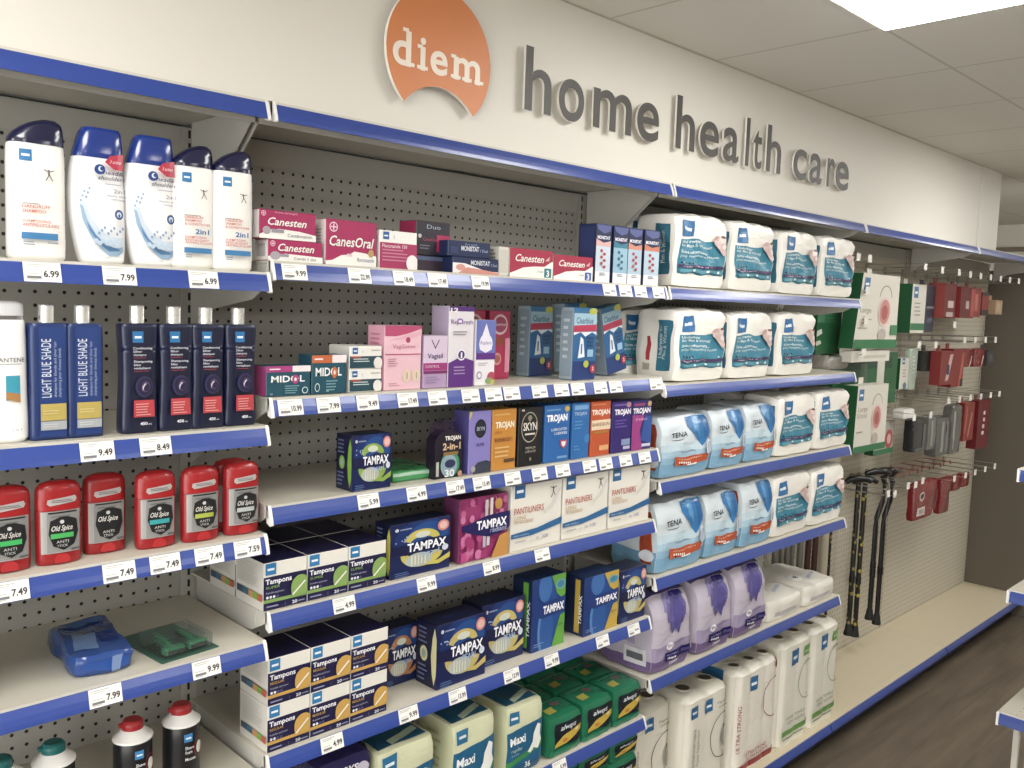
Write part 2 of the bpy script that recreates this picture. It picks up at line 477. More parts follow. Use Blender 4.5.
def prof_at(prof, z):
    if z <= prof[0][0]: return prof[0][1:]
    for i in range(len(prof) - 1):
        a, b = prof[i], prof[i + 1]
        if z <= b[0]:
            t = (z - a[0]) / max(1e-9, b[0] - a[0])
            p = prof[max(0, i - 1)]; q = prof[min(len(prof) - 1, i + 2)]
            out = []
            for k in range(1, len(a)):
                m0 = (b[k] - p[k]) / max(1e-9, b[0] - p[0]) * (b[0] - a[0]); m1 = (q[k] - a[k]) / max(1e-9, q[0] - a[0]) * (b[0] - a[0])
                if i == 0: m0 = b[k] - a[k]
                if i == len(prof) - 2: m1 = b[k] - a[k]
                out.append((2 * t**3 - 3 * t**2 + 1) * a[k] + (t**3 - 2 * t**2 + t) * m0 + (-2 * t**3 + 3 * t**2) * b[k] + (t**3 - t**2) * m1)
            return tuple(out)
    return prof[-1][1:]
def bottle_rings(prof, n=2.6, N=32, steps=26, z0=None, z1=None):
    z0 = prof[0][0] if z0 is None else z0; z1 = prof[-1][0] if z1 is None else z1
    zs = sorted(set([z0 + (z1 - z0) * i / steps for i in range(steps + 1)] + [p[0] for p in prof]))
    R = []
    for z in zs:
        xl, xr, dd = prof_at(prof, z); cx = (xl + xr) / 2; hw = max(1e-4, (xr - xl) / 2)
        ring = []
        for k in range(N):
            t = 2 * math.pi * k / N; c, s = math.cos(t), math.sin(t)
            ring.append((cx + hw * math.copysign(abs(c) ** (2 / n), c), dd * math.copysign(abs(s) ** (2 / n), s), z))
        R.append(ring)
    return R
def bottle_surf(prof, n, h, cover=.96):
    def f(u, v, o):
        z = v * h; xl, xr, dd = prof_at(prof, z); cx = (xl + xr) / 2; hw = (xr - xl) / 2
        a = (2 * u - 1) * cover
        return (cx + a * hw, -dd * (1 - abs(a) ** n) ** (1 / n) - o * 2.2 - .0002, z)
    return f

# white bottle with slanted navy flip cap
def option_bottle(two):
    w = .074 if not two else .07
    root = empty('shampoo_bottle')
    x = w / 2
    prof = [(0, -x + .003, x - .003, .016), (.004, -x, x, .0195), (.06, -x, x, .021), (.14, -x, x, .021), (.162, -x + .001, x - .001, .020), (.170, -x + .004, x - .003, .017), (.172, -x + .008, x - .006, .014)]
    mb = MB(); mb.loft(bottle_rings(prof, 3.0), mat('f0eee9', .3))
    ops = LOGO(.14, .82, .22, w, .17) + FIG(.66, .72, .22, w, .17)
    if not two:
        ops += [('t', 'DANDRUFF', .17, .43, .028, 'e2604a', .5, dict(bold=.01)), ('t', 'SHAMPOO', .17, .39, .026, 'e2604a', .42, dict(bold=.01)),
                ('t', 'SHAMPOOING', .17, .31, .024, 'e2604a', .5, dict(bold=.01)), ('t', 'ANTIPELLICULAIRE', .17, .275, .026, 'e2604a', .66, dict(bold=.01)),
                ('r', .15, .17, .8, .225, '3f8fca')] + LINES(.18, .14, .22, 2, .02, '8d9aa8') + LINES(.6, .14, .24, 1, .02, '8d9aa8') + LINES(.17, .46, .4, 1, .018, '9a8f8c')
    else:
        ops += LINES(.17, .50, .4, 1, .018, '9a8f8c') + [('t', 'DANDRUFF', .17, .475, .022, 'e2604a', .46, dict(bold=.01)), ('t', 'SHAMPOO', .17, .443, .022, 'e2604a', .42, dict(bold=.01)),
                ('t', '& CONDITIONER', .17, .41, .022, 'e2604a', .64, dict(bold=.01)), ('t', '2in1', .42, .33, .045, '2b6db3', .36, dict(bold=.025)),
                ('t', 'SHAMPOOING', .17, .285, .022, 'e2604a', .54, dict(bold=.01)), ('t', 'REVITALISANT', .17, .258, .022, 'e2604a', .6, dict(bold=.01)), ('t', 'ANTIPELLICULAIRE', .17, .232, .022, 'e2604a', .7, dict(bold=.01)),
                ('r', .15, .145, .84, .195, '3f8fca')] + LINES(.18, .12, .22, 2, .02, '8d9aa8')
    ink(mb, bottle_surf(prof, 3.0, .17), w, .17, ops, (10, 0), rough=.35)
    mb.build('bottle_body', root)
    cp = [(.165, -x + .001, x - .0005, .0205), (.172, -x + .002, x - .001, .0205), (.180, -x + .007, x - .001, .0195), (.190, -x + .018, x - .002, .018), (.197, -x + .030, x - .004, .015), (.202, -x + .043, x - .010, .009)]
    mb = MB(); mb.loft(bottle_rings(cp, 2.8), mat('191c45', .12, 'coat')); mb.build('flip_cap', root)
    return root
B1 = option_bottle(False); put(B1, -.424, .084, 'a1', .045); B1.scale = (1.09, 1, 1.05)
tag(B1, 'largest white shampoo bottle with slanted navy flip cap, first on the top left shelf', 'shampoo bottle', 'white store brand shampoo bottles')
B2 = option_bottle(True); put(B2, -.172, .071, 'a1', .042)
tag(B2, 'white 2in1 bottle with navy flip cap right beside the two swirl bottles', 'shampoo bottle', 'white store brand shampoo bottles')
B3 = dup(B2, label='white 2in1 bottle with navy flip cap at the right end of the top left shelf'); put(B3, -.103, .071, 'a1', .034)
# curved dandruff shampoo
def hs_bottle():
    root = empty('shampoo_bottle')
    prof = [(0, -.024, .036, .014), (.004, -.027, .039, .018), (.03, -.033, .040, .021), (.07, -.040, .040, .022), (.11, -.0415, .039, .022), (.14, -.039, .037, .021), (.168, -.034, .0365, .019), (.172, -.033, .036, .018)]
    mb = MB(); mb.loft(bottle_rings(prof, 3.4), mat('f1f1f2', .25))
    W, H = .08, .17
    swirl = [(.10, .52), (.16, .50), (.22, .38), (.34, .26), (.52, .18), (.75, .14), (.92, .16), (.93, .11), (.8, .07), (.6, .07), (.42, .13), (.24, .24), (.13, .38)]
    drops = [('e', .12 + .03 * i, .55 + .03 * (i % 3) + .01 * i, .022, .012, '9dbbd8') for i in range(6)] + [('e', .40 + .06 * i, .27 + .025 * (i % 3), .026, .014, '8fb2d6') for i in range(9)] + [('e', .30 + .07 * i, .20 - .02 * (i % 2), .05, .02, 'c4d8ea') for i in range(8)]
    ops = [('p', [(.1, .56), (.2, .54), (.3, .40), (.45, .30), (.65, .24), (.95, .24), (.97, .12), (.6, .08), (.3, .18), (.15, .34)], 'd3e0ee'), ('p', swirl, '9fc0de'), ('p', [(.2, .36), (.36, .24), (.56, .16), (.8, .14), (.86, .12), (.6, .11), (.4, .17), (.24, .28)], '5f93c6')] + drops + [
        ('p', [(.52, .90), (.62, .96), (.93, .99), (.93, .84), (.72, .84)], 'd4284a'), ('t', '3 action', .62, .895, .03, 'f6dbe0', .25, dict(bold=.01, shear=.3)),
        ('e', .42, .83, .11, .045, '1d4f9e'), ('e', .44, .835, .055, .024, 'e8eef5'), ('e', .46, .838, .04, .018, '1d4f9e'),
        ('t', 'head&', .48, .79, .036, '20345f', .42, dict(shear=.3, bold=.01)), ('t', 'shoulders', .38, .74, .036, '20345f', .54, dict(shear=.3, bold=.01)),
        ('t', '2in1', .68, .63, .035, '4d5a7a', .22), ('t', 'classic clean', .52, .595, .02, '6c7690', .44), ('t', 'nettoyage', .62, .565, .018, '6c7690', .3)] + LINES(.5, .70, .45, 1, .016, 'a6adbc') + [
        ('e', .76, .44, .085, .045, '2a5597'), ('e', .76, .44, .05, .026, 'c9d9ea'), ('e', .76, .43, .02, .015, '2a5597')] + LINES(.4, .045, .2, 1, .014, 'b7bcc6')
    ink(mb, bottle_surf(prof, 3.4, .17, .95), W, H, ops, (10, 0), rough=.3)
    mb.build('bottle_body', root)
    cp = [(.160, -.0355, .037, .0200), (.168, -.0345, .037, .0205), (.185, -.030, .0365, .020), (.200, -.025, .035, .018), (.206, -.021, .033, .015)]
    R = bottle_rings(cp, 3.4)
    mb = MB(); mb.loft(R, mat('1c3f9c', .12, 'coat')); mb.build('flip_cap', root)
    return root
H1 = hs_bottle(); put(H1, -.330, .08, 'a1', .052); tag(H1, 'curved white bottle with royal blue cap and water swirl, left one of two', 'shampoo bottle', 'curved dandruff shampoo bottles')
H2 = dup(H1, label='curved white bottle with royal blue cap and water swirl, right one of two'); put(H2, -.246, .08, 'a1', .052)

# second shelf
def navy_bottle():
    root = empty('conditioner_bottle')
    prof = [(0, -.028, .028, .014), (.003, -.030, .030, .0165), (.04, -.0295, .0295, .0165), (.09, -.0275, .0275, .016), (.14, -.0285, .0285, .0165), (.179, -.0305, .0305, .0165), (.182, -.028, .028, .015)]
    mb = MB(); mb.loft(bottle_rings(prof, 5.0), mat('1d2447', .3))
    W, H = .06, .177
    ops = [('r', .20, .03, .86, .97, '1a1f3d')] + LOGO(.26, .83, .30, W, H) + [
        ('t', 'Conditioning', .26, .77, .020, 'd9dbe6', .56, dict(bold=.01)), ('t', 'Silver', .26, .74, .02, 'd9dbe6', .26, dict(bold=.01)), ('t', 'shampoo', .26, .71, .02, 'd9dbe6', .38, dict(bold=.01)), ('r', .26, .69, .62, .695, 'c2474d'),
        ('t', 'Shampooing', .26, .65, .020, 'd9dbe6', .56, dict(bold=.01)), ('t', 'bleu', .26, .62, .02, 'd9dbe6', .2, dict(bold=.01)), ('t', 'revitalisant', .26, .59, .02, 'd9dbe6', .5, dict(bold=.01)), ('r', .26, .57, .7, .575, 'c2474d'),
        ('e', .56, .43, .27, .095, '3a3560'), ('e', .58, .43, .22, .08, '262449'), ('e', .60, .43, .13, .05, '5d4a72'), ('e', .62, .425, .09, .038, '2a2548'), ('p', [(.5, .39), (.54, .43), (.62, .46), (.56, .46), (.49, .43)], 'cfc6dc'),
        ('r', .24, .155, .83, .31, 'd4434c')] + LINES(.29, .27, .44, 5, .024, 'f0a9a8', .35) + [('t', '450', .40, .085, .026, 'e8e8ef', .2, dict(bold=.03)), ('t', 'mL', .62, .085, .014, 'e8e8ef', .1)]
    ink(mb, bottle_surf(prof, 5.0, .182), W, H, ops, (6, 10), rough=.35)
    mb.build('bottle_body', root)
    mb = MB(); ch = mat('f2f2f0', .22, '', .75)
    mb.loft([[(r * math.cos(a * math.pi / 12), r * math.sin(a * math.pi / 12), z) for a in range(24)] for z, r in ((.1815, .0112), (.183, .0118), (.210, .0118), (.212, .0108))], ch, smooth=False)
    mb.build('chrome_cap', root)
    return root
N1 = navy_bottle(); put(N1, -.259, .06, 'a2', .035); N1['label'] = 'navy conditioning shampoo bottle with red panel, leftmost of the four chrome capped'
tag(N1, None, 'shampoo bottle', 'navy conditioning shampoo bottles')
for x, t in ((-.197, 'navy conditioning shampoo bottle with red panel, second from left of the four'), (-.140, 'navy conditioning shampoo bottle with red panel, third from left of the four'), (-.0785, 'navy conditioning shampoo bottle with red panel, rightmost of the four beside the teal medicine box')):
    b = dup(N1, label=t); put(b, x, .06 if x < -.1 else .06, 'a2', .035)
N1.location.x -= .0; 
def shade_bottle():
    root = empty('shampoo_bottle')
    prof = [(0, -.0265, .0265, .014), (.003, -.0272, .0272, .0165), (.09, -.0272, .0272, .0168), (.177, -.0272, .0272, .0165), (.181, -.025, .025, .015)]
    mb = MB(); mb.loft(bottle_rings(prof, 6.0), mat('1f3a78', .3))
    W, H = .0545, .176
    ops = [('r', .2, .03, .93, .97, '23458c'), ('t', 'LIGHT BLUE SHADE', .52, .37, .26, 'd7dfee', .50, dict(rot=1)), ('t', 'shampoo for blonde and silver hair', .66, .37, .08, 'aebddb', .48, dict(rot=1)), ('t', 'shampooing pour cheveux blonds', .78, .37, .08, 'aebddb', .42, dict(rot=1)),
           ('r', .22, .17, .92, .315, 'cfb95a'), ('r', .22, .09, .92, .165, 'a9aeb2')] + LINES(.28, .25, .5, 2, .022, 'e0cf86') + LINES(.28, .135, .5, 2, .02, 'c3c6c8')
    ink(mb, bottle_surf(prof, 6.0, .181), W, H, ops, (6, 10), rough=.35)
    mb.build('bottle_body', root)
    mb = MB(); ch = mat('f2f2f0', .22, '', .75)
    mb.loft([[(r * math.cos(a * math.pi / 12), r * math.sin(a * math.pi / 12), z) for a in range(24)] for z, r in ((.1805, .0105), (.182, .0115), (.208, .0115), (.210, .0105))], ch, smooth=False)
    mb.build('chrome_cap', root)
    return root
S1 = shade_bottle(); put(S1, -.396, .056, 'a2', .036); tag(S1, 'blue LIGHT BLUE SHADE bottle with yellow panel next to the white bottle', 'shampoo bottle', 'light blue shade shampoo bottles')
S2 = dup(S1, label='blue LIGHT BLUE SHADE bottle with yellow panel, right one of the pair'); put(S2, -.343, .056, 'a2', .036)
root = empty('shampoo_bottle')
prof = [(0, -.030, .030, .017), (.006, -.035, .035, .022), (.08, -.034, .034, .022), (.15, -.0335, .0335, .021), (.18, -.0325, .0325, .020), (.186, -.031, .031, .019)]
mb = MB(); mb.loft(bottle_rings(prof, 2.5), mat('efefee', .25))
ink(mb, bottle_surf(prof, 2.5, .186), .07, .186, [('t', 'PANTENE', .30, .66, .035, '33363c', .62), ('r', .3, .64, .85, .645, '8f949c'), ('p', [(.5, .35), (.8, .36), (.8, .55), (.5, .55)], '39b3cf'), ('p', [(.5, .36), (.8, .33), (.8, .40), (.5, .42)], 'c58e4d'), ('t', '2 in 1', .6, .10, .02, '8f949c', .2)], (8, 0), rough=.3)
mb.build('bottle_body', root)
mb = MB(); mb.loft(bottle_rings([(.1862, -.031, .031, .019), (.192, -.031, .031, .019)], 2.5, steps=2), mat('b9bcc0', .2, '', 1.0)); mb.build('silver_ring', root)
mb = MB(); mb.loft(bottle_rings([(.1922, -.0305, .0305, .0185), (.205, -.0305, .0305, .019), (.211, -.029, .029, .017), (.214, -.022, .022, .012)], 2.5, steps=8), mat('d5d6d8', .2)); mb.build('cap', root)
put(root, -.4655, .07, 'a2', .04); tag(root, 'white bottle with silver ring cut off at the left picture edge', 'shampoo bottle')

# deodorants
def deodorant(band):
    root = empty('deodorant_stick')
    red = mat('b3161f', .28)
    prof = [(0, -.029, .029, .0135), (.003, -.031, .031, .0155), (.09, -.032, .032, .016)]
    mb = MB(); mb.loft(bottle_rings(prof, 2.8, steps=8), red)
    W, H = .064, .09
    hexa = [(.54, .88), (.84, .78), (.88, .52), (.78, .28), (.54, .18), (.30, .28), (.20, .52), (.24, .78)]
    ops = [('r', .05, .22, .93, 1.0, 'a2a2a0'), ('r', .17, .24, .92, .985, '8b8b8a'), ('r', .20, .955, .85, .985, '1c1c1c'), ('p', [(a, .10 + b * .93) for a, b in hexa], '202225'),
           ('e', .5, .80, .05, .035, 'c9c9c9'), ('t', 'Old Spice', .26, .64, .095, 'e4e2dd', .48, dict(shear=.35, bold=.01)), ('r', .24, .50, .76, .59, band), ('t', 'ANTI', .36, .41, .05, 'c8c8c6', .28), ('t', 'STICK', .38, .34, .045, 'c8c8c6', .24)] + LINES(.24, .90, .5, 1, .05, '6c6c6c') + [('r', .70, .255, .90, .30, '5c5c5c')]
    ink(mb, bottle_surf(prof, 2.8, .09), W, H, ops, (10, 0), rough=.3)
    mb.build('container', root)
    cp = [(.0905, -.0318, .0318, .0158), (.118, -.0318, .0318, .0158), (.128, -.030, .030, .0145), (.135, -.024, .024, .011), (.1385, -.013, .013, .006)]
    mb = MB(); mb.loft(bottle_rings(cp, 2.5, steps=10), mat('c01a22', .25))
    ink(mb, bottle_surf(cp, 2.5, .1385), .064, .1385, [('p', [(.18, .745), (.24, .715), (.82, .745), (.86, .78), (.82, .82), (.2, .79)], 'b7b0ae')] + [('r', .28, .752, .76, .762, '7c7272'), ('r', .28, .772, .72, .782, '7c7272')], (10, 0))
    mb.build('cap', root)
    mb = MB(); mb.loft([[(.011 * math.cos(a * math.pi / 10), y, max(.0035, .008 + .011 * math.sin(a * math.pi / 10))) for a in range(20)] for y in (-.010, -.0185, -.0195)], mat('cc2a30', .3), smooth=False)
    mb.build('dial', root)
    return root
dcols = ['3ecb6a', '4acb66', '1f2124', '35b9bd', 'c2d04a', 'b9c0c0']
dl = ['red deodorant stick with green band cut off at the left picture edge', 'red deodorant stick with green band, second from the left edge', 'red deodorant stick with plain black badge standing slightly back', 'red deodorant stick with turquoise band', 'red deodorant stick with yellow-green band', 'red deodorant stick with grey band at the right shelf end']
for c, l, (x, f) in zip(dcols, dl, ((-.462, .042), (-.387, .042), (-.309, .062), (-.232, .040), (-.154, .036), (-.075, .036))):
    o = deodorant(c); put(o, x, .066, 'a3', f); tag(o, l, 'deodorant', 'red deodorant sticks')
o = deodorant('b9c0c0'); put(o, -.077, .066, 'a3', .036 + .036); tag(o, 'red deodorant stick hidden behind the grey banded one', 'deodorant', 'red deodorant sticks')

# soft packs -------------------------------------------------------------
def soft_shape(w, d, h, amp=.004, seed=0, gusset=0.0, lean=0.0, top_round=.10):
    sv = Vector((seed * 3.7, seed * 1.3, seed * .7))
    def P(a, b, c):
        A, B, Cc = abs(a), abs(b), abs(c)
        x = a * w / 2 * (1 - .03 * Cc ** 10 - .03 * B ** 10)
        y = b * d / 2 * (1 - .06 * Cc ** 12 - .06 * A ** 12)
        if c > 0: y *= 1 - gusset * c ** 3
        z = h / 2 + c * h / 2
        if c > 0: z = h / 2 + c * h / 2 * (1 - top_round * .6 * A ** 6 - top_round * .7 * B ** 6)
        else: z = h / 2 + c * h / 2 * (1 - .03 * A ** 6 - .03 * B ** 6)
        n = noise.noise_vector(Vector((x, y, z)) * 22 + sv)
        n2 = noise.noise_vector(Vector((x, y, z * .6)) * 55 + sv)
        k = min(1.0, (z / h) * 6)
        y += d / 2 + lean * z
        return Vector((x + amp * n.x + amp * .35 * n2.x, y + amp * n.y + amp * .35 * n2.y, max(0, z + (amp * n.z + amp * .3 * n2.z) * k)))
    return P
def cube_faces(mb, P, n, mats):
    na, nb, nc = n
    def grid(f, nu, nv, mt):
        V = [f(-1 + 2 * i / nu, -1 + 2 * j / nv) for j in range(nv + 1) for i in range(nu + 1)]
        F = [(j * (nu + 1) + i, j * (nu + 1) + i + 1, (j + 1) * (nu + 1) + i + 1, (j + 1) * (nu + 1) + i) for j in range(nv) for i in range(nu)]
        mb.add(V, F, mt, True)
    grid(lambda u, v: P(u, -1, v), na, nc, mats['front'])
    grid(lambda u, v: P(-u, 1, v), na, nc, mats['back'])
    grid(lambda u, v: P(-1, -u, v), nb, nc, mats['left'])
    grid(lambda u, v: P(1, u, v), nb, nc, mats['right'])
    grid(lambda u, v: P(u, v, 1), na, nb, mats['top'])
    grid(lambda u, v: P(u, -v, -1), na, nb, mats['bottom'])
def soft_pack(name, w, d, h, col, ops=(), side_ops=(), top_ops=(), n=(12, 8, 12), top=None, side=None, kind='film', rough=.3, **kw):
    P = soft_shape(w, d, h, **kw); mb = MB()
    m0 = mat(col, rough, kind); mt = mat(top or col, rough, kind); ms = mat(side or col, rough, kind)
    cube_faces(mb, P, n, dict(front=m0, back=m0, left=ms, right=ms, top=mt, bottom=m0))
    if ops: ink(mb, lambda u, v, o: P(2 * u - 1, -1, 2 * v - 1) + Vector((0, -o * 2 - .0002, 0)), w, h, ops, (n[0], n[2]), rough=rough, kind=kind)
    if side_ops: ink(mb, lambda u, v, o: P(-1, 1 - 2 * u, 2 * v - 1) + Vector((-o * 2 - .0002, 0, 0)), d, h, side_ops, (n[1], n[2]), rough=rough, kind=kind)
    if top_ops: ink(mb, lambda u, v, o: P(2 * u - 1, 2 * v - 1, 1) + Vector((0, 0, o * 2 + .0002)), w, d, top_ops, (n[0], n[1]), rough=rough, kind=kind)
    return mb.build(name)

def remap(ops, fu):
    out = []
    k = (fu(1) - fu(0))
    for o in ops:
        o = list(o)
        if o[0] == 'r': o[1] = fu(o[1]); o[3] = min(1, fu(o[3]))
        elif o[0] == 'e': o[1] = fu(o[1]); o[3] *= k
        elif o[0] == 't':
            o[2] = fu(o[2])
            if len(o) > 6 and o[6]: o[6] *= k
        elif o[0] == 'p': o[1] = [(min(1, fu(a)), b) for a, b in o[1]]
        out.append(tuple(o))
    return out
def white_pad_pack(w, d, h, seed):
    W, H = w, h
    teal = '3f9ab8'
    ops = [('r', .20, .18, .93, .66, teal)] + LOGO(.22, .70, .19, W, H, '2f7fc0') + [
        ('t', 'Underwear', .22, .60, .042, 'e4f1f4', .30, dict(bold=.015)), ('t', 'for Men & Women', .22, .545, .042, 'e4f1f4', .47, dict(bold=.01)),
        ('t', 'Sous-vêtements', .22, .46, .040, 'e4f1f4', .42, dict(bold=.015)), ('t', 'pour Hommes et Femmes', .22, .41, .036, 'e4f1f4', .60)] + [
        ('e', .245 + .05 * i, .335, .014, .012, '1d2340') for i in range(4)] + [('r', .20, .265, .93, .305, '4a3566'), ('t', 'Regular / Medium', .23, .275, .02, 'd8cfe3', .4), ('r', .22, .20, .9, .245, '5aa7bb')] + [
        ('e', .42 + .2 * i, .222, .02, .018, 'dfeff3') for i in range(3)] + [
        ('p', [(.68, .70), (.75, .76), (.90, .75), (.92, .50), (.87, .46), (.81, .53), (.71, .62)], 'dcc0bc'), ('e', .75, .71, .05, .04, 'cda8a2'), ('e', .85, .70, .05, .05, 'ead6ce'), ('e', .86, .74, .035, .022, '7a544a'), ('e', .87, .60, .04, .04, 'efe0dc')]
    ops = remap(ops, lambda u: .07 + (u - .20) * 1.24)
    side = [('r', .55, .14, .92, .86, '35809b'), ('t', 'Underwear for', .68, .30, .10, 'd5e8ee', .46, dict(rot=1)), ('t', 'Men & Women', .80, .30, .10, 'd5e8ee', .46, dict(rot=1)), ('r', .30, .28, .38, .62, 'c9414b'), ('r', .22, .14, .40, .24, 'b9b3a0')]
    return soft_pack('incontinence_pad_pack', w, d, h, 'f3f0e8', ops, side, n=(14, 10, 14), seed=seed, amp=.0065, kind='soft', rough=.32)
WPW = (.258, .250)
WP = [white_pad_pack(WPW[0], .148, .212, 1), white_pad_pack(WPW[1], .148, .216, 2)]
def place_wp(k, X0, shelf, label, f=.008, rz=0.0, first=[True, True]):
    o = WP[k]
    if first[k]: first[k] = False
    else: o = dup(o)
    put(o, X0, WPW[k], shelf, f, rz); tag(o, label, 'pad pack', 'white packs of incontinence underwear')
    return o
for i, (x, t) in enumerate(((1.262, 'white underwear pack on top pad shelf, beside the tall menstrual relief boxes'), (1.553, 'white underwear pack on top pad shelf, second from left'), (1.848, 'white underwear pack on top pad shelf, third from left'), (2.140, 'white underwear pack on top pad shelf, rightmost beside the green cartons'))):
    place_wp(i % 2, x, 'c1', t, rz=(-.03, 0, .02, 0)[i])
for i, (x, t) in enumerate(((1.290, 'white underwear pack on second pad shelf, leftmost in front'), (1.572, 'white underwear pack on second pad shelf, middle one with half hidden teal stripe'), (1.872, 'white underwear pack on second pad shelf, rightmost'))):
    place_wp((i + 1) % 2, x, 'c2', t, rz=(-.02, .02, 0)[i])
place_wp(0, 1.232, 'c2', 'white underwear pack lying deep on second pad shelf behind the pregnancy tests', f=.173)
place_wp(1, 1.245, 'c1', 'white underwear pack half hidden behind the first one on the top pad shelf', f=.173)
for k, (x, t) in enumerate(((1.53, 'white underwear pack deep behind the second one, top pad shelf'), (1.82, 'white underwear pack deep behind the third one, top pad shelf'))): place_wp(k, x, 'c1', t, f=.175)
for k, (x, t) in enumerate(((1.54, 'white underwear pack deep behind the middle one, second pad shelf'), (1.85, 'white underwear pack deep behind the rightmost one, second pad shelf'))): place_wp(k, x, 'c2', t, f=.175)
for k, (x, t) in enumerate(((1.903, 'white underwear pack beside the third pale blue pack, upper pad row'), (2.180, 'white underwear pack at the right end of the upper pale blue row'))):
    place_wp(k, x, 'c3', t, f=.008)
for k, (x, t) in enumerate(((1.904, 'white underwear pack beside the third pale blue pack, lower pad row'), (2.173, 'white underwear pack at the right end of the lower pale blue row'))):
    place_wp(1 - k, x, 'c4', t, f=.008)
for s, nm in (('c3', 'upper'), ('c4', 'lower')):
    place_wp(0, 1.91, s, 'white underwear pack in the back row of the %s pale blue shelf' % nm, f=.173)

def tena_pack(w, d, h, seed):
    ops = [('r', 0.0, 0, 1, .22, '86bce0'), ('r', 0.0, .22, 1, .32, '98c6e4'), ('r', 0.0, .32, 1, .42, 'b0d3e8'), ('r', 0, .42, 1, .55, 'c6dde9'),
           ('p', [(.52, .97), (.99, .99), (.985, .62), (.93, .55), (.88, .50), (.80, .47), (.74, .55), (.68, .64), (.60, .72), (.50, .84)], '2f86cc'), ('p', [(.62, .96), (.76, .97), (.76, .62), (.66, .76)], '56a2dc'), ('p', [(.84, .97), (.97, .97), (.94, .64), (.86, .54)], '2573b8'),
           ('t', 'TENA', .16, .66, .075, '27303c', .32, dict(bold=.015)), ('p', ell(.32, .65, .13, .05, 10, 180, 360) + ell(.32, .65, .13, .035, 10, 360, 180), '4a545f'),
           ('t', 'intimates', .38, .395, .032, '2a5f9e', .30), ('p', [(.28, .17), (.28, .33), (.92, .33), (.97, .29), (.92, .20), (.70, .17)], 'dd6132'),
           ('t', 'Overnight', .36, .275, .03, 'f3d3c4', .45)] + [('e', .385 + .035 * i, .225, .013, .022, 'f6efe8') for i in range(6)] + [('r', .50, .178, .68, .20, 'f1ece6'), ('e', .4, .19, .02, .012, '2c2c34'),
           ('e', .93, .43, .065, .115, 'e8e8ee'), ('e', .93, .43, .05, .09, 'b8c4d8')]
    ops = ops[:8] + remap(ops[8:], lambda u: .24 + (u - .28) * 1.06)
    side = [('r', 0, 0, 1, .3, '7fb6da'), ('r', .66, .12, .92, .88, 'c8532e'), ('e', .80, .24, .16, .09, 'dfe3ea')]
    return soft_pack('incontinence_pad_pack', w, d, h, 'd3dfe6', ops, side, n=(14, 8, 14), seed=seed, gusset=.25, amp=.005, top='c9d2d8', top_round=.07, kind='wrinkle', rough=.22)
T1 = tena_pack(.195, .17, .185, 3); put(T1, 1.240, .257, 'c3', .008); tag(T1, 'pale blue pad pack with blue petal print, left one of the upper row', 'pad pack', 'pale blue incontinence pad packs')
spec = [(1.508, .190, 'c3', .012, 1, 'pale blue pad pack with blue petal print, middle one of the upper row'), (1.708, .190, 'c3', .014, 1.03, 'pale blue pad pack with blue petal print, right one of upper row by white pack'),
        (1.240, .246, 'c4', .008, 1.14, 'pale blue pad pack with blue petal print, left one of the lower row'), (1.500, .190, 'c4', .012, 1.1, 'pale blue pad pack with blue petal print, middle one of the lower row'), (1.703, .198, 'c4', .008, 1.17, 'pale blue pad pack with blue petal print, right one of lower row by white pack')]
for x, ww, s, f, sz, l in spec:
    o = dup(T1, label=l); put(o, x, ww, s, f); o.scale = (ww / .202, 1, sz)
T1.scale = (.248 / .195, 1, .98)
def purple_pack(seed):
    w, d, h = .196, .2, .235
    pet = lambda cu, cv, a, L, wd, c: ('p', [(cu + (L * math.sin(a) * t + wd * s * math.cos(a)), cv - (L * math.cos(a) * t - wd * s * math.sin(a))) for t, s in ((0, -.3), (.35, -1), (.7, -.9), (1, 0), (.7, .9), (.35, 1), (0, .3))], c)
    ops = [('r', 0, 0, 1, .15, '7b6596'), ('r', 0, .15, 1, .34, 'a497b8')] + [pet(.60, .99, a, L, .135, c) for a, L, c in ((-1.0, .38, '958cc0'), (-.6, .44, '7a71b0'), (.6, .40, '7a71b0'), (.34, .46, '6a61a8'), (-.26, .54, '6b62a8'), (.05, .54, '5b53a0'))] + [
        ('e', .66, .97, .16, .06, '37308a'), ('e', .40, .315, .10, .045, 'eeeaf2'), ('t', 'TENA', .33, .30, .036, '3a3355', .15, dict(bold=.01)), ('t', 'intimates', .52, .32, .026, '6a5c88', .28),
        ('r', .26, .13, .93, .25, '2d2670'), ('t', 'Overnight', .3, .20, .022, 'b9b2dd', .32)] + [('e', .33 + .035 * i, .165, .013, .016, 'f3f1f7') for i in range(7)] + [('r', .70, .18, .92, .225, '5b5296'), ('r', .34, .085, .60, .12, 'cbbfd6'), ('e', .37, .10, .015, .01, '2c2c34')]
    side = [('r', 0, 0, 1, .15, '7b6596'), ('r', .35, .35, .7, .7, 'a9a0bf'), ('r', .50, .08, .92, .30, 'dedbe2'), ('r', .56, .14, .86, .24, '6c6c74')]
    return soft_pack('incontinence_pad_pack', w, d, h, 'c3bacb', ops, side, n=(12, 8, 14), seed=seed, gusset=.3, amp=.005, top='5d5590', top_round=.08, kind='wrinkle', rough=.22)
V1 = purple_pack(8); put(V1, 1.243, .205, 'c5', .008); tag(V1, 'lavender pad pack with violet petals, left one of three', 'pad pack', 'lavender incontinence pad packs')
for x, l in ((1.475, 'lavender pad pack with violet petals, middle one of three'), (1.690, 'lavender pad pack with violet petals, right one beside the white wipes')):
    o = dup(V1, label=l); put(o, x, .205, 'c5', .008)
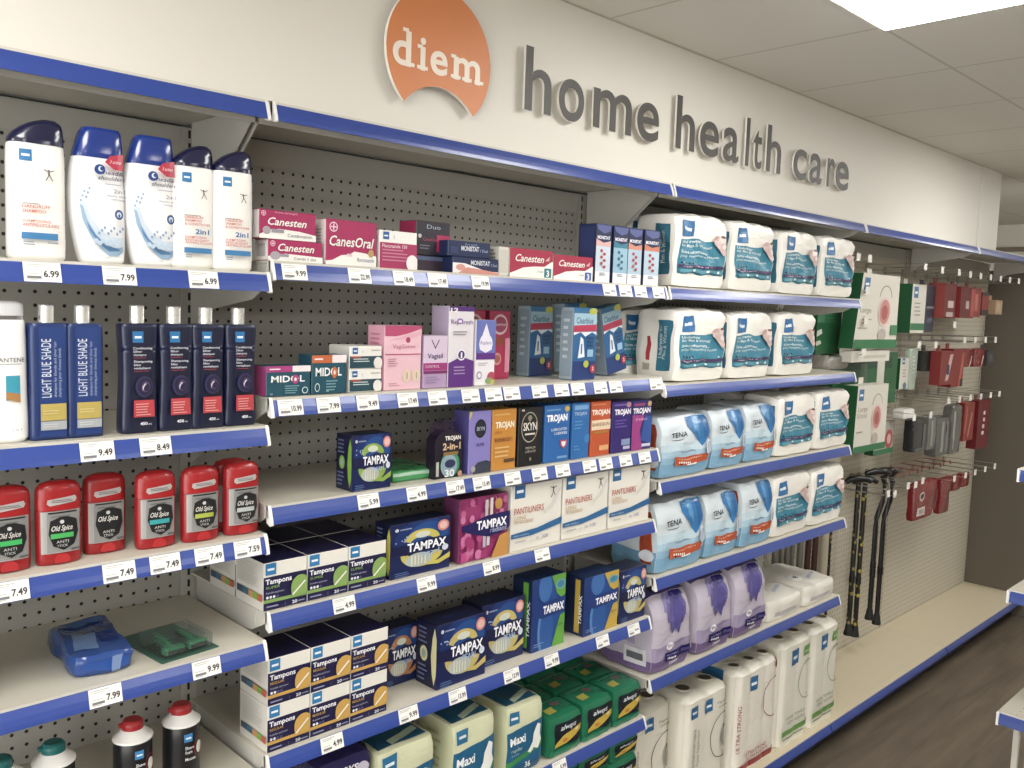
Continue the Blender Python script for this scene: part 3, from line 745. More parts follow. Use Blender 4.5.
def wipes_pack():
    return soft_pack('wipes_pack', .235, .25, .075, 'e4e0d6', [('r', .15, .2, .85, .4, 'b8b2b4')], [], [('e', .35, .35, .16, .12, 'f3f1ec'), ('t', '48', .28, .30, .10, '34508e', .14, dict(shear=.3, bold=.02)), ('p', [(.5, .15), (.9, .3), (.9, .36), (.5, .22)], 'b6bccb')], n=(12, 12, 6), seed=11, amp=.006, kind='wrinkle', rough=.3)
o1 = wipes_pack(); put(o1, 1.918, .235, 'c5', .008); tag(o1, 'flat white wipes pack lying beside the lavender pad pack', 'wipes pack', 'white wipes packs lying flat')
o2 = dup(o1, label='flat white wipes pack lying at the right end of its shelf by the canes'); put(o2, 2.178, .235, 'c5', .008)

# paper roll packs ---------------------------------------------------------
def roll_pack(name, nx, ny, rr, h, body, ops, side_ops, seed):
    root = empty(name)
    W, Dp = 2 * rr * nx, 2 * rr * ny
    sv = Vector((seed, 0, 0))
    def lobe(a, n):   # scalloped edge of a row of n rolls, a in -1..1
        t = (a + 1) / 2 * n; fr = t - math.floor(t) - .5
        return math.sqrt(max(0, .25 - fr * fr)) * 2
    def P(a, b, c):
        x = a * W / 2; y = b * Dp / 2
        if abs(b) > .999: y -= math.copysign(rr * .07 * (1 - lobe(a * .9999, nx)), b) if abs(a) < .9 or True else 0
        if abs(a) > .999: x -= math.copysign(rr * .07 * (1 - lobe(b * .9999, ny)), a)
        r = max(abs(a), abs(b))
        if abs(a) > .8 and abs(b) > .8:
            k = ((abs(a) - .8) / .2) * ((abs(b) - .8) / .2); x *= 1 - .10 * k; y *= 1 - .10 * k * (W / Dp if W > Dp else 1)
        z = h / 2 + c * h / 2
        if c > .999:
            z -= .014 * max(0, (r - .55) / .45) ** 3
            cx = (a + 1) / 2 * nx; cy = (b + 1) / 2 * ny
            dd = math.hypot(cx - math.floor(min(cx, nx - .001)) - .5, cy - math.floor(min(cy, ny - .001)) - .5)
            z -= .010 * max(0, dd - .36) / .35
        elif c > .85: x *= 1 - .03 * (c - .85) / .15; y *= 1 - .03 * (c - .85) / .15
        n = noise.noise_vector(Vector((x, y, z)) * 26 + sv)
        return Vector((x + .002 * n.x, y + Dp / 2 + .002 * n.y, max(0, z + .002 * n.z)))
    mb = MB(); m0 = mat(body, .32, 'soft')
    n = (8 * nx, 8 * ny, 14)
    cube_faces(mb, P, n, dict(front=m0, back=m0, left=m0, right=m0, top=m0, bottom=m0))
    ink(mb, lambda u, v, o: P(2 * u - 1, -1, 2 * v - 1) + Vector((0, -o * 2 - .0006, 0)), W, h, ops, (n[0], n[2]), rough=.32, kind='soft')
    if side_ops: ink(mb, lambda u, v, o: P(-1, 1 - 2 * u, 2 * v - 1) + Vector((-o * 2 - .0006, 0, 0)), Dp, h, side_ops, (n[1], n[2]), rough=.32, kind='soft')
    mb.build('wrapping', root)
    for i in range(nx):
        for j in range(ny):
            cx = -W / 2 + rr * (2 * i + 1); cy = rr * (2 * j + 1)
            mb = MB(); cr = rr * .36
            def ring(r, z): return [(cx + r * math.cos(k * math.pi / 10), cy + r * math.sin(k * math.pi / 10), z) for k in range(20)]
            mb.loft([ring(cr + .003, h - .004), ring(cr + .0028, h + .0035), ring(cr + .001, h + .0045), ring(cr, h + .0035), ring(cr, h + .002)], mat('bdb6a6', .5), caps=False)
            mb.add(ring(cr, h + .003), [tuple(range(20))], mat('5a5348', .8))
            mb.build('roll_core', root)
    return root
def arc(cu, cv, ru, rv, col, t=.012, a0=0, a1=360): return ('p', ell(cu, cv, ru, rv, 24, a0, a1) + ell(cu, cv, ru - t, rv - t * .6, 24, a1, a0), col)
def circ(cu, cv, ru, rv, col):
    out = []
    for k in range(4): out.append(arc(cu, cv, ru, rv, col, .014, 90 * k, 90 * k + 90))
    return out
opA = LOGO(.10, .80, .16, .25, .37, '2b78b0') + LOGO(.42, .79, .17, .25, .37, '2b78b0') + circ(.86, .52, .30, .21, '4a4f49') + [('e', .93, .50, .12, .10, '9b9a8e'), ('t', 'Paper', .68, .83, .022, '4d4f4a', .2), ('t', 'towels', .70, .79, .022, '4d4f4a', .2),
       ('t', 'BATHROOM TISSUE', .20, .36, .05, '54534c', .35, dict(rot=1)), ('t', 'Papier hygiénique', .28, .36, .05, '6b6a60', .32, dict(rot=1)), ('t', '100% PAPIER', .50, .12, .035, '54534c', .4), ('r', .1, .02, .95, .05, '6f6e64')]
PA = roll_pack('toilet_roll_pack', 2, 2, .0625, .368, 'e9e4d5', opA, LINES(.3, .8, .3, 5, .05, '8b897e', .3), 2)
put(PA, 1.478, .25, 'c6', .03); tag(PA, 'wrapped toilet roll pack with two blue squares and grey circle, left of the red one', 'toilet roll pack', 'wrapped rolls on the base shelf')
opB = LOGO(.30, .76, .16, .33, .385, '2b78b0') + circ(.90, .60, .28, .20, 'a3343a') + [('r', .90, .88, .99, .97, 'b53a40'), ('t', 'ULTRA STRONG', .24, .15, .035, 'b0343c', .5), ('t', 'ULTRA ROBUSTE', .28, .11, .03, 'b0343c', .5), ('r', .08, .035, .95, .09, 'a92f35'), ('t', 'ULTRA STRONG', .10, .22, .06, 'b0343c', .45, dict(rot=1))]
PB = roll_pack('toilet_roll_pack', 3, 3, .0473, .372, 'ece7da', opB, LOGO(.5, .76, .3, .28, .385, '2b78b0') + [('t', 'ULTRA STRONG', .8, .3, .12, 'b0343c', .45, dict(rot=1))], 4)
put(PB, 1.776, .284, 'c6', .03); tag(PB, 'wrapped toilet roll pack with red band reading ULTRA STRONG', 'toilet roll pack', 'wrapped rolls on the base shelf')
opC = LOGO(.30, .76, .24, .24, .40, '2b78b0') + [('r', .70, .80, .98, .90, '7db356'), ('t', 'eco', .74, .83, .035, 'eaf3e0', .2)] + circ(.86, .56, .30, .19, '7a9a68') + [('t', '100% recycled', .25, .20, .03, '6f8f5c', .55), ('r', .1, .10, .97, .15, '6ca84a'), ('r', .12, .06, .8, .075, '8a8f80'), ('t', 'PAPER TOWELS', .2, .25, .03, '6f8f5c', .6)]
PC = roll_pack('paper_towel_pack', 2, 2, .0575, .392, 'e8e4d6', opC, [], 6)
put(PC, 2.078, .23, 'c6', .03); tag(PC, 'wrapped paper towel pack with green band, beside the ULTRA STRONG pack', 'paper towel pack', 'wrapped rolls on the base shelf')
PD = dup(PC, label='wrapped paper towel pack with green band at the right end by the empty deck'); put(PD, 2.318, .23, 'c6', .03)
PD.location.x = 2.425
o = dup(PA, label='wrapped toilet roll pack half hidden behind the lowest green pad packs'); put(o, 1.21, .25, 'c6', .075)
o.location.x = 1.345

# medicine, condom, pregnancy boxes --------------------------------------
CR = 'c21f68'
def bayer(u, v, s, W, H, col='f3dbe6'):
    return [('e', u, v, s, s * W / H, col), ('e', u, v, s * .8, s * .8 * W / H, CR), ('r', u - s * .12, v - s * .7 * W / H, u + s * .12, v + s * .7 * W / H, col), ('r', u - s * .7, v - s * .12 * W / H, u + s * .7, v + s * .12 * W / H, col)]
w, h = .115, .039
ops = [('p', [(0, .0), (1, 0), (1, .28), (.6, .33), (.3, .36), (.12, .25), (0, .2)], WHT)] + bayer(.08, .8, .045, w, h) + [('t', 'Canesten', .17, .48, .34, WHT, .66, dict(shear=.3, bold=.015)), ('e', .12, .24, .09, .2, 'a9a3ac'), ('r', .2, .2, .36, .34, '9e96a2'), ('t', 'Combi 1 day', .45, .1, .13, '4a3d50', .42)]
c_lo = carton('medicine_box', w, .05, h, CR, side='ece8e6', ops=ops, side_ops=[('r', .2, .2, .8, .8, 'b9b4b2')])
put(c_lo, .006, w, 'b1', .012); tag(c_lo, 'crimson and white cream box, lower of the two stacked at the left shelf end', 'medicine box', 'crimson medicine boxes')
w2, h2 = .118, .052
ops = [('p', [(0, 0), (1, 0), (1, .22), (.7, .32), (.35, .36), (.15, .30), (0, .12)], WHT)] + bayer(.07, .86, .04, w2, h2) + [('t', 'Canesten', .14, .48, .26, WHT, .68, dict(shear=.3, bold=.015)), ('e', .12, .28, .07, .14, 'a9a3ac'), ('r', .2, .22, .42, .34, '9e96a2'), ('t', 'Combination', .48, .1, .12, '4a3d50', .44), ('t', 'extra strength', .25, .9, .06, 'e9b9d0', .4)]
c_up = carton('medicine_box', w2, .05, h2, CR, side='ece8e6', ops=ops)
put(c_up, -.012, w2, 'b1', .0125, dz=.0396); tag(c_up, 'crimson and white cream box resting on top of another at the left shelf end', 'medicine box', 'crimson medicine boxes')
w, h = .118, .087
ops = [('p', [(0, 0), (1, 0), (1, .24), (.75, .30), (.55, .32), (.45, .24), (.3, .22), (.12, .1), (0, .08)], WHT)] + bayer(.14, .83, .08, w, h) + [('t', 'CanesOral', .06, .42, .22, WHT, .88, dict(shear=.25, bold=.015)), ('e', .88, .30, .06, .09, 'c9a86a'), ('t', 'fluconazole', .6, .1, .09, '4a5d90', .34), ('r', .4, .2, .5, .26, 'd7cdd4')]
o = carton('medicine_box', w, .05, h, CR, side='ebe8e4', ops=ops, side_ops=LINES(.2, .75, .6, 7, .07, 'b7b2b0')); put(o, .128, w, 'b1', .012); tag(o, 'tallest crimson medicine box reading CanesOral', 'medicine box', 'crimson medicine boxes')
w, h = .095, .076
ops = [('r', 0, .0, 1, .68, 'c4306e')] + LOGO(.08, .76, .16, w, h, '2f6fb8') + [('t', '1', .36, .78, .12, '8d93a8'), ('t', 'Fluconazole 150', .06, .55, .09, 'f4dbe4', .66, dict(bold=.01))] + LINES(.06, .47, .7, 4, .09, 'e08fb0', .35) + [('e', .86, .17, .16, .22, 'efe9e9'), ('r', .78, 0, 1, .2, 'efe9e9')]
o = carton('medicine_box', w, .05, h, 'f0eeea', ops=ops); put(o, .254, w, 'b1', .012); tag(o, 'small white and pink fluconazole box with blue square', 'medicine box')
w, h = .095, .073
o = carton('medicine_box', w, .06, .034, '3a2a3c', ops=[('r', 0, .7, 1, .95, '5a6a90')]); put(o, .372, w, 'b1', .045); tag(o, 'dark box lying under the black and pink box', 'medicine box', 'black and pink medicine boxes')
o = carton('medicine_box', w, .06, h, '2c2836', side='b4265f', ops=[('r', .60, .12, 1, .62, 'c42a62'), ('t', 'CanesOne', .20, .42, .10, 'd4527f', .4), ('t', 'ONE', .72, .32, .12, 'f0d8e2', .25, dict(bold=.02)), ('t', 'Duo', .3, .78, .12, 'aebfd8', .4), ('e', .1, .55, .05, .06, 'c9c9d2')] + LINES(.1, .26, .3, 2, .08, '7c7a8a'))
put(o, .372, w, 'b1', .045, dz=.0346); tag(o, 'black and pink box stacked on a dark box', 'medicine box', 'black and pink medicine boxes')
def monistat_flat(w, h, seed):
    ops = [('p', [(0, 0), (1, 0), (1, .18), (.7, .22), (.45, .45), (.25, .62), (0, .62)], 'eceaea'), ('p', [(.12, 0), (1, 0), (1, .14), (.6, .3), (.3, .38)], 'e39a8c'), ('t', 'MONISTAT', .38, .55, .28, 'e4e8f2', .42, dict(bold=.02)), ('t', '3 Dual', .82, .52, .18, 'b6c4e4', .14), ('e', .16, .35, .10, .2, 'e7a49a')]
    return carton('medicine_box', w, .05, h, '20305f', ops=ops)
o = monistat_flat(.137, .035, 1); put(o, .447, .137, 'b1', .010); tag(o, 'flat navy treatment box with coral swoosh, lower of the two stacked', 'medicine box', 'navy treatment boxes')
o = carton('medicine_box', .125, .05, .034, '20305f', ops=[('t', 'MONISTAT', .30, .40, .30, 'e4e8f2', .42, dict(bold=.02)), ('t', '1 Dual', .75, .38, .18, 'b6c4e4', .18), ('t', 'duo pack', .38, .75, .16, '9fb2dc', .3), ('r', .05, .2, .22, .6, '34437a')]); put(o, .436, .125, 'b1', .014, dz=.0356); tag(o, 'flat navy treatment box resting on the coral swoosh one', 'medicine box', 'navy treatment boxes')
def canesten3(w, h, num, nc, d=.05):
    ops = [('p', [(0, 0), (1, 0), (1, .62), (.96, .60), (.8, .42), (.55, .40), (.3, .34), (.12, .2), (0, .12)], WHT), ('t', 'Canesten', .12, .55, .25, WHT, .66, dict(shear=.3, bold=.015)), ('p', [(.80, .62), (.92, .80), (.9, .62)], 'e9aeba'), ('r', .79, .03, .96, .36, nc), ('t', num, .84, .07, .22, WHT, .07, dict(bold=.03)), ('t', '3 days', .62, .2, .08, '5a4d60', .14)]
    return carton('medicine_box', w, d, h, 'c02a52', side='dcd9cf', ops=ops, side_ops=LINES(.2, .85, .6, 6, .13, '8f9088', .5))
o = canesten3(.145, .066, '3', '2a8f9c'); put(o, .622, .145, 'b1', .012); tag(o, 'long crimson box with teal numeral 3, left of two', 'medicine box', 'crimson medicine boxes')
o = canesten3(.145, .060, '3', '3b6cc4'); put(o, .771, .145, 'b1', .012); tag(o, 'long crimson box with blue numeral 3, next to the tall navy boxes', 'medicine box', 'crimson medicine boxes')
o = carton('medicine_box', .03, .05, .066, 'd9d6cc', side_ops=LINES(.2, .85, .6, 6, .13, '8f9088', .5), ops=[('r', 0, .1, 1, .9, 'c9c6bc')]); put(o, .590, .028, 'b1', .014); tag(o, 'narrow grey-white box end between the navy box and long crimson box', 'medicine box')
def monistat_tall(c1, c2, split=False):
    w, h = .058, .148
    ops = [('r', 0, 0, 1, .62, c1), ('r', 0, 0, 1, .18, 'e6e6ea'), ('r', 0, .62, 1, .75, c2), ('p', [(0, .74), (.5, .68), (1, .72), (1, 1), (0, 1)], '28305e'), ('p', [(.0, .98), (1, .98), (.9, .88), (.5, .84), (.1, .90)], '5d6aa4'), ('t', 'MONISTAT', .06, .74, .055, 'eef0f6', .86, dict(bold=.03))]
    ops += [('e', .36 + .2 * (i % 2), .54 - .055 * i, .10, .028, 'c9545c' if c2 != '3b93ad' else '2d7f9e') for i in range(6)] + LINES(.25, .15, .5, 2, .03, '8f93a8')
    return carton('medicine_box', w, .06, h, '2a3566', ops=ops, side_ops=[('r', .1, .05, .9, .95, '39487f')])
for x, a, b, l in ((.924, 'c8d8e6', 'e8b8b4', 'tall navy and pale box beside the long crimson box'), (.995, '9cc6dc', '3b93ad', 'tall navy and light blue box, second of the four tall ones'), (1.056, 'b4cde0', 'e79a7e', 'tall navy box with orange stripe, third of the four tall ones'), (1.130, 'bcd4e4', 'e58a68', 'tall navy box with orange stripe beside the white pad pack')):
    o = monistat_tall(a, b); put(o, x, .058, 'b1', .011); tag(o, l, 'medicine box', 'four tall navy medicine boxes')
    if x > 1.1: o.scale = (1.15, 1, 1.01)

# second shelf, bay b
def midol(w, h, c, l2):
    ops = [('r', 0, .80, .58, 1, c), ('r', .58, .80, 1, 1, 'ecdfe2'), ('t', 'MIDOL', .10, .47, .21, 'eef2f2', .76, dict(bold=.02)), ('e', .645, .55, .075, .15, c), ('e', .645, .55, .03, .06, 'f3e3d8'), ('r', .06, .88, .30, .92, 'f6e8ee')] + LINES(.40, .32, .35, 4, .075, '7fb0bb', .4) + [('e', .86 if l2 else .14, .18, .07, .11, 'dfeff0'), ('e', .86 if l2 else .14, .18, .055, .09, '1d5a6e'), ('t', '16', .08 if l2 else .4, .06, .06, 'dfeff0')]
    return carton('medicine_box', w, .05, h, '1d5a6e', side=c if l2 else '1d4f62', ops=ops)
o = midol(.093, .057, 'c4418f', True); put(o, .004, .093, 'b2', .010); tag(o, 'teal pain relief box with magenta flower at the left shelf end', 'medicine box', 'teal pain relief boxes')
o = midol(.078, .076, 'e2743a', False); put(o, .100, .078, 'b2', .010); tag(o, 'teal pain relief box with orange flower', 'medicine box', 'teal pain relief boxes')
def wbox(seed):
    w, h = .078, .046
    return carton('medicine_box', w, .075, h, 'e8e6e0', side='d8d6cf', ops=[('r', 0, .04, 1, .56, '24505e'), ('r', .04, .48, .35, .56, 'c05a45')] + LOGO(.08, .66, .16, w, h, '2f6fb8') + [('t', '1', .38, .68, .14, '8d93a8'), ('r', .65, .8, .95, .84, 'a6a6a2'), ('e', .87, .26, .14, .26, 'e4e1da'), ('r', .80, .04, .98, .3, 'e4e1da')] + LINES(.1, .42, .5, 2, .1, 'c8d6d8', .4))
o = wbox(1); put(o, .187, .078, 'b2', .012); tag(o, 'small white and dark teal box, lower of the stacked pair', 'medicine box', 'stacked white and teal boxes')
o = dup(o, label='small white and dark teal box, upper of the stacked pair'); put(o, .187, .078, 'b2', .012, dz=.0466)
w, h = .096, .134
ops = [('p', [(0, .84), (.3, .84), (.6, .88), (1, .96), (1, 1), (0, 1)], 'd2517f'), ('p', [(.08, .78), (.5, .84), (1, .92), (1, .86), (.6, .80)], 'efb4c8'), ('e', .62, .78, .06, .045, 'c23c6c'), ('t', 'VagiSense', .20, .65, .065, 'd77a9b', .62), ('r', 0, .55, 1, .565, 'd2517f'), ('e', .60, .22, .12, .10, 'ead2b8'), ('e', .86, .22, .12, .10, 'ead2b8'), ('r', .59, .17, .61, .27, '8f9c84'), ('r', .85, .17, .87, .27, '8f9c84')] + LINES(.08, .48, .3, 4, .035, 'c98ba2', .4) + LINES(.1, .1, .3, 2, .03, 'c98ba2', .4)
o = carton('medicine_box', w, .06, h, 'f0c3d0', side='e9a9bd', ops=ops, side_ops=LINES(.2, .85, .6, 9, .07, 'c87f98', .4)); put(o, .272, w, 'b2', .012); tag(o, 'light pink box with two cream ovals, tallest left of the lilac boxes', 'medicine box')
w, h = .066, .114
ops = [('r', 0, .48, 1, 1, 'd9c6dd'), ('r', 0, .34, 1, .48, 'b53a86'), ('t', 'CONTROL', .08, .39, .05, 'f0d3e6', .6), ('p', [(.30, .92), (.34, .92), (.48, .78), (.62, .92), (.66, .92), (.48, .74)], '4b3f66'), ('t', 'Vagisil', .16, .57, .09, '4f3f86', .64, dict(bold=.01)), ('r', 0, .28, 1, .33, '93307a')] + LINES(.1, .20, .6, 3, .05, '9f86ad', .4)
o = carton('medicine_box', w, .05, h, 'b99cc4', ops=ops); put(o, .374, w, 'b2', .012); tag(o, 'lilac box with magenta band beside the light pink box', 'medicine box')
w, h = .074, .178
ops = [('r', 0, .94, 1, 1, '5b2d86'), ('t', '12', .05, .93, .05, WHT, .3, dict(bold=.03)), ('t', 'RepHresh', .08, .78, .058, '6a3fa0', .84), ('e', .42, .82, .12, .035, 'a47fc8'), ('e', .42, .815, .07, .018, 'e8e4ee'), ('p', [(0, 0), (1, 0), (1, .32), (.5, .38), (0, .30)], '6a3092'), ('e', .5, .40, .17, .07, 'efebf2'), ('e', .5, .40, .13, .053, '50407c'), ('r', .47, .36, .53, .43, 'efebf2')] + LINES(.15, .68, .7, 2, .035, '9a94a4', .4) + LINES(.2, .24, .55, 3, .04, 'b493cc', .4)
o = carton('medicine_box', w, .06, h, 'ddd8de', side='b9a8c4', ops=ops); put(o, .443, w, 'b2', .012); tag(o, 'tall silver and purple box with numeral 12', 'medicine box')
w, h = .060, .149
ops = [('r', 0, .5, 1, 1, '6f7cc9'), ('p', [(.5, .95), (.72, .74), (.85, .64), (.8, .55), (.5, .50), (.2, .55), (.15, .64), (.28, .74)], 'e8e4f2'), ('e', .5, .66, .33, .13, 'e8e4f2'), ('t', 'Replens', .22, .63, .055, '6a5a9c', .56), ('r', 0, .40, 1, .50, '6a2f96'), ('e', .82, .12, .22, .09, 'c94f6a'), ('e', .70, .07, .2, .05, '8fb06a'), ('e', .9, .05, .12, .04, 'd7c86a'), ('e', .18, .16, .13, .06, '8f86a8'), ('e', .18, .16, .09, .04, 'e9e6ec')] + LINES(.1, .34, .5, 2, .03, 'a8a2b0', .4)
o = carton('medicine_box', w, .05, h, 'e6e3e8', ops=ops); put(o, .524, w, 'b2', .012); tag(o, 'narrow white and blue-violet box with teardrop window', 'medicine box')
def pinkbox():
    w, h = .078, .17
    return carton('medicine_box', w, .035, h, 'd02b62', side='a02050', ops=[('e', .5, .80, .36, .15, 'e9c9d2'), ('e', .5, .80, .30, .115, 'b8486f'), ('t', 'Summer', .24, .78, .05, 'f6e6ec', .54), ('r', .12, .50, .7, .62, 'b0503a'), ('e', .38, .30, .2, .09, 'e8a8a4'), ('e', .38, .30, .14, .06, 'c46a58'), ('r', .75, .1, .98, .6, 'ee9ab4')])
o = pinkbox(); put(o, .662, .078, 'b2', .12, rz=.10); tag(o, 'deep pink box standing back to the right of the teardrop box', 'medicine box', 'deep pink boxes standing back')
o = dup(o, label='deep pink box mostly hidden behind the teardrop box'); put(o, .570, .078, 'b2', .115, rz=.05)
def clearblue(w=.088, h=.185):
    ops = [('r', 0, .0, 1, .70, '2470ae'), ('r', 0, 0, 1, .26, '1d3f86'), ('r', 0, .70, 1, .92, 'a5cde0'), ('t', 'Clearblue', .10, .78, .085, '2b5a86', .74, dict(bold=.01)), ('p', [(0, .66), (1, .68), (1, .77), (0, .75)], 'd1315c'), ('p', [(0, .62), (.3, .66), (.5, .60), (.8, .66), (1, .62), (1, .67), (0, .66)], 'dbe7ee'), ('e', .82, .95, .18, .045, 'd9d84a'),
           ('p', [(.20, .30), (.50, .32), (.42, .56), (.30, .60)], 'dfe8f0'), ('r', .32, .36, .38, .5, '3f6fae'), ('t', 'Double', .56, .56, .045, '15365f', .34, dict(bold=.02)), ('t', 'check', .58, .51, .04, '15365f', .28, dict(bold=.02)), ('t', '& date', .58, .46, .04, '15365f', .28, dict(bold=.02)), ('r', .60, .32, .86, .42, '9ccbe4'), ('e', .56, .22, .12, .05, 'c3d045'), ('e', .86, .15, .13, .06, 'c33450'), ('t', '2', .83, .13, .05, WHT, .07, dict(bold=.02))]
    return carton('pregnancy_test_box', w, .045, h, '2f7fb4', side='a9bcc8', ops=ops, side_ops=[('r', .1, .05, .9, .95, '93aabb')] + LINES(.25, .8, .5, 6, .1, 'c5d1d8', .4))
o = clearblue(); put(o, .864, .088, 'b2', .022); tag(o, 'blue and white pregnancy test box standing at the shelf front', 'pregnancy test box', 'pregnancy test boxes'); CB = o
o = dup(CB, label='blue pregnancy test box standing back beside the gap'); put(o, .836, .088, 'b2', .15, rz=.06)
o = dup(CB, label='pale-edged pregnancy test box leaning behind the front one'); put(o, .958, .088, 'b2', .125); o.rotation_euler = (-.03, -.06, .0); o.location.z += .012
o = dup(CB, label='pregnancy test box leaning at the right beside the white pad pack'); put(o, 1.068, .088, 'b2', .075); o.rotation_euler = (-.03, -.20, .06); o.location.z += .0105

# third shelf, bay b
def tampax_wave(w, h, acc, sub, seed=0):
    rr = random.Random(seed)
    ops = [('r', 0, 0, 1, 1, '142560'), ('e', .55, .62, .50, .42, '1a3a80'), ('e', .62, .70, .34, .26, '2459a4'),
           ('p', ell(.52, .62, .30, .22, 14, 10, 170) + ell(.52, .60, .20, .10, 14, 170, 10), acc), ('p', ell(.52, .40, .36, .26, 14, 180, 350) + ell(.50, .42, .22, .12, 14, 350, 180), acc), ('p', [(.5, .16), (.8, .20), (1, .30), (1, .20), (.8, .12)], acc),
           ('e', .46, .28, .23, .13, 'b4bbb4'), ('e', .52, .74, .13, .06, 'cfd4c4')] + [('r', .33 + .055 * i, .18 + .01 * (i % 2), .355 + .055 * i, .37, 'dcdcc8') for i in range(5)] + [
           ('p', [(0, .44), (.25, .40), (.6, .44), (1, .36), (1, .62), (.6, .66), (.3, .60), (0, .60)], '141a4e'), ('t', 'TAMPAX', .26, .46, .15, 'f3f5fa', .66, dict(bold=.03)), ('t', sub, .50, .34, .10, 'b4cdec', .30, dict(bold=.01)), ('e', .90, .42, .055, .06, 'd4dcec'),
           ('e', .86, .85, .10, .105, 'df8f86'), ('e', .86, .85, .07, .07, 'eec0b8'), ('e', .08, .90, .03, .03, 'c8ccd8'), ('r', .13, .885, .32, .91, '8f9cc8')] + [('e', rr.uniform(.05, .30), rr.uniform(.66, .76), .012, .014, 'a8b8dc') for _ in range(8)] + LINES(.05, .1, .25, 3, .035, '5f80b8', .4)
    return ops
lens = lambda c: [('p', [(.9, .95 - .0), (.99, .78), (1.0, .5), (.99, .22), (.9, .06), (.80, .22), (.74, .5), (.80, .78)], c), ('e', .4, .5, .18, .12, c), ('e', .4, .5, .1, .07, '8aa8a0')] + LINES(.15, .88, .45, 4, .07, '6b76a0', .4) + LINES(.15, .3, .45, 4, .07, '6b76a0', .4)
def tampax_box(w, h, d, acc, sub, seed, ln='93b93a'):
    return carton('tampon_box', w, d, h, '161a40', side='171b3e', top='141a3c', ops=tampax_wave(w, h, acc, sub, seed), side_ops=lens(ln), top_ops=[('t', 'TAMPAX', .2, .3, .3, '2c3a72', .5, dict(bold=.02))])
o = tampax_box(.097, .114, .056, '9cc04a', 'pearl', 1, '86b83c'); put(o, .195, .097, 'b3', .010); tag(o, 'navy tampon box with lime lens shape, alone at the left of the condom shelf', 'tampon box', 'navy and blue tampon boxes')
o = soft_pack('wipes_pack', .125, .17, .022, '4cae68', [('r', 0, .55, 1, .9, 'a8c9b4')], [], [('r', .05, .72, .7, .95, 'a8b0ac'), ('p', [(.1, .1), (.9, .2), (.95, .6), (.1, .6)], '2f9450')], n=(10, 8, 5), seed=21, amp=.004, kind='wrinkle', rough=.25)
put(o, .318, .125, 'b3', .03); tag(o, 'flat green wipes pack lying beside the navy tampon box', 'wipes pack')
# rounded clear topped condom pack
root = empty('condom_pack')
def roundtop(w, h, r0, n=14):
    pts = [(-w / 2, 0), (w / 2, 0)]
    return pts + [(w / 2 * math.cos(math.pi * k / n), h - r0 + r0 * math.sin(math.pi * k / n)) for k in range(n + 1)]
mb = MB()
mb.loft([[(x, y, z) for x, z in roundtop(.078, .106, .026)] for y in (0, .03)], mat('221a2c', .3), smooth=False)
sf = lambda u, v, o: (-.039 + u * .078, -o, v * .106)
ink(mb, sf, .082, .11, [('t', 'TROJAN', .36, .80, .085, 'f2efe6', .58, dict(bold=.03)), ('t', '2-in-1', .28, .60, .14, 'eac9a0', .66, dict(bold=.03)), ('e', .56, .28, .36, .27, '3aa06a'), ('e', .52, .26, .30, .24, '8fa9b8'), ('e', .56, .30, .2, .09, '2c3560'), ('r', .3, .48, .85, .55, '9a7a3c'), ('r', .04, .06, .14, .36, 'b9b6b0'), ('t', '30', .36, .03, .15, 'e6e6ea', .36, dict(bold=.02)), ('e', .93, .07, .09, .06, 'c9987a')])
mb.build('printed_tub', root)
mb = MB(); mb.loft([[(x, y, z + .086) for x, z in roundtop(.072, .045, .034)] for y in (.004, .026)], mat('9a7fb4', .15, 'clear'), smooth=False); mb.build('clear_dome', root)
put(root, .412, .078, 'b3', .011); tag(root, 'black condom tub with purple clear dome and 2-in-1 lettering', 'condom box')
def condom(w, c, ops, l, x, h=.144, side=None):
    o = carton('condom_box', w, .055, h, c, side=side or c, ops=ops); put(o, x, w, 'b3', .011); tag(o, l, 'condom box', 'upright condom boxes'); return o
condom(.068, '8f86cf', [('p', [(0, .86), (0, 1), (.14, 1)], 'd8d070'), ('e', .5, .72, .26, .15, '17181f'), ('e', .5, .72, .22, .12, '262a38'), ('t', 'SKYN', .32, .69, .06, 'b9c4d8', .36, dict(bold=.01)), ('t', 'ELITE', .34, .44, .045, '4a4488', .34, dict(bold=.02)), ('p', [(.2, 0), (1, 0), (1, .16), (.8, .20), (.4, .18), (.2, .1)], '3a4254'), ('e', .2, .08, .1, .05, 'a8a49a')], 'lilac condom box with black oval', .511, side='5f58a2')
condom(.078, 'e39a2d', [('t', 'TROJAN', .12, .70, .095, 'f2e9d0', .78, dict(bold=.04)), ('t', 'ultra', .1, .60, .06, 'b5641e', .3, dict(shear=.3)), ('r', .1, .46, .85, .54, 'c8802a'), ('t', 'RIBBED', .12, .475, .05, '6a3c14', .6), ('r', .5, .12, .95, .18, '6a4a2c'), ('r', .05, .9, .7, .93, 'f0bb5a')] + LINES(.1, .36, .6, 3, .07, 'f3c67a', .4), 'golden orange condom box, left one', .583)
condom(.082, '17161a', [('e', .45, .66, .35, .26, 'a8a28e'), ('e', .45, .66, .32, .24, '17161a'), ('p', [(.35, .82), (.45, .74), (.55, .82), (.5, .86), (.4, .86)], '8f8a78'), ('t', 'SKYN', .18, .61, .13, 'e2ded2', .56, dict(bold=.02)), ('r', .25, .53, .68, .56, 'c9c4b4'), ('t', 'PREMIUM', .30, .29, .04, 'b9b4a6', .4), ('t', 'LUBRICATED', .28, .23, .04, 'b9b4a6', .44), ('e', .5, .12, .04, .03, '8f8a78'), ('r', .08, .94, .2, .97, 'c8c4b8')], 'black condom box with large ring emblem', .669)
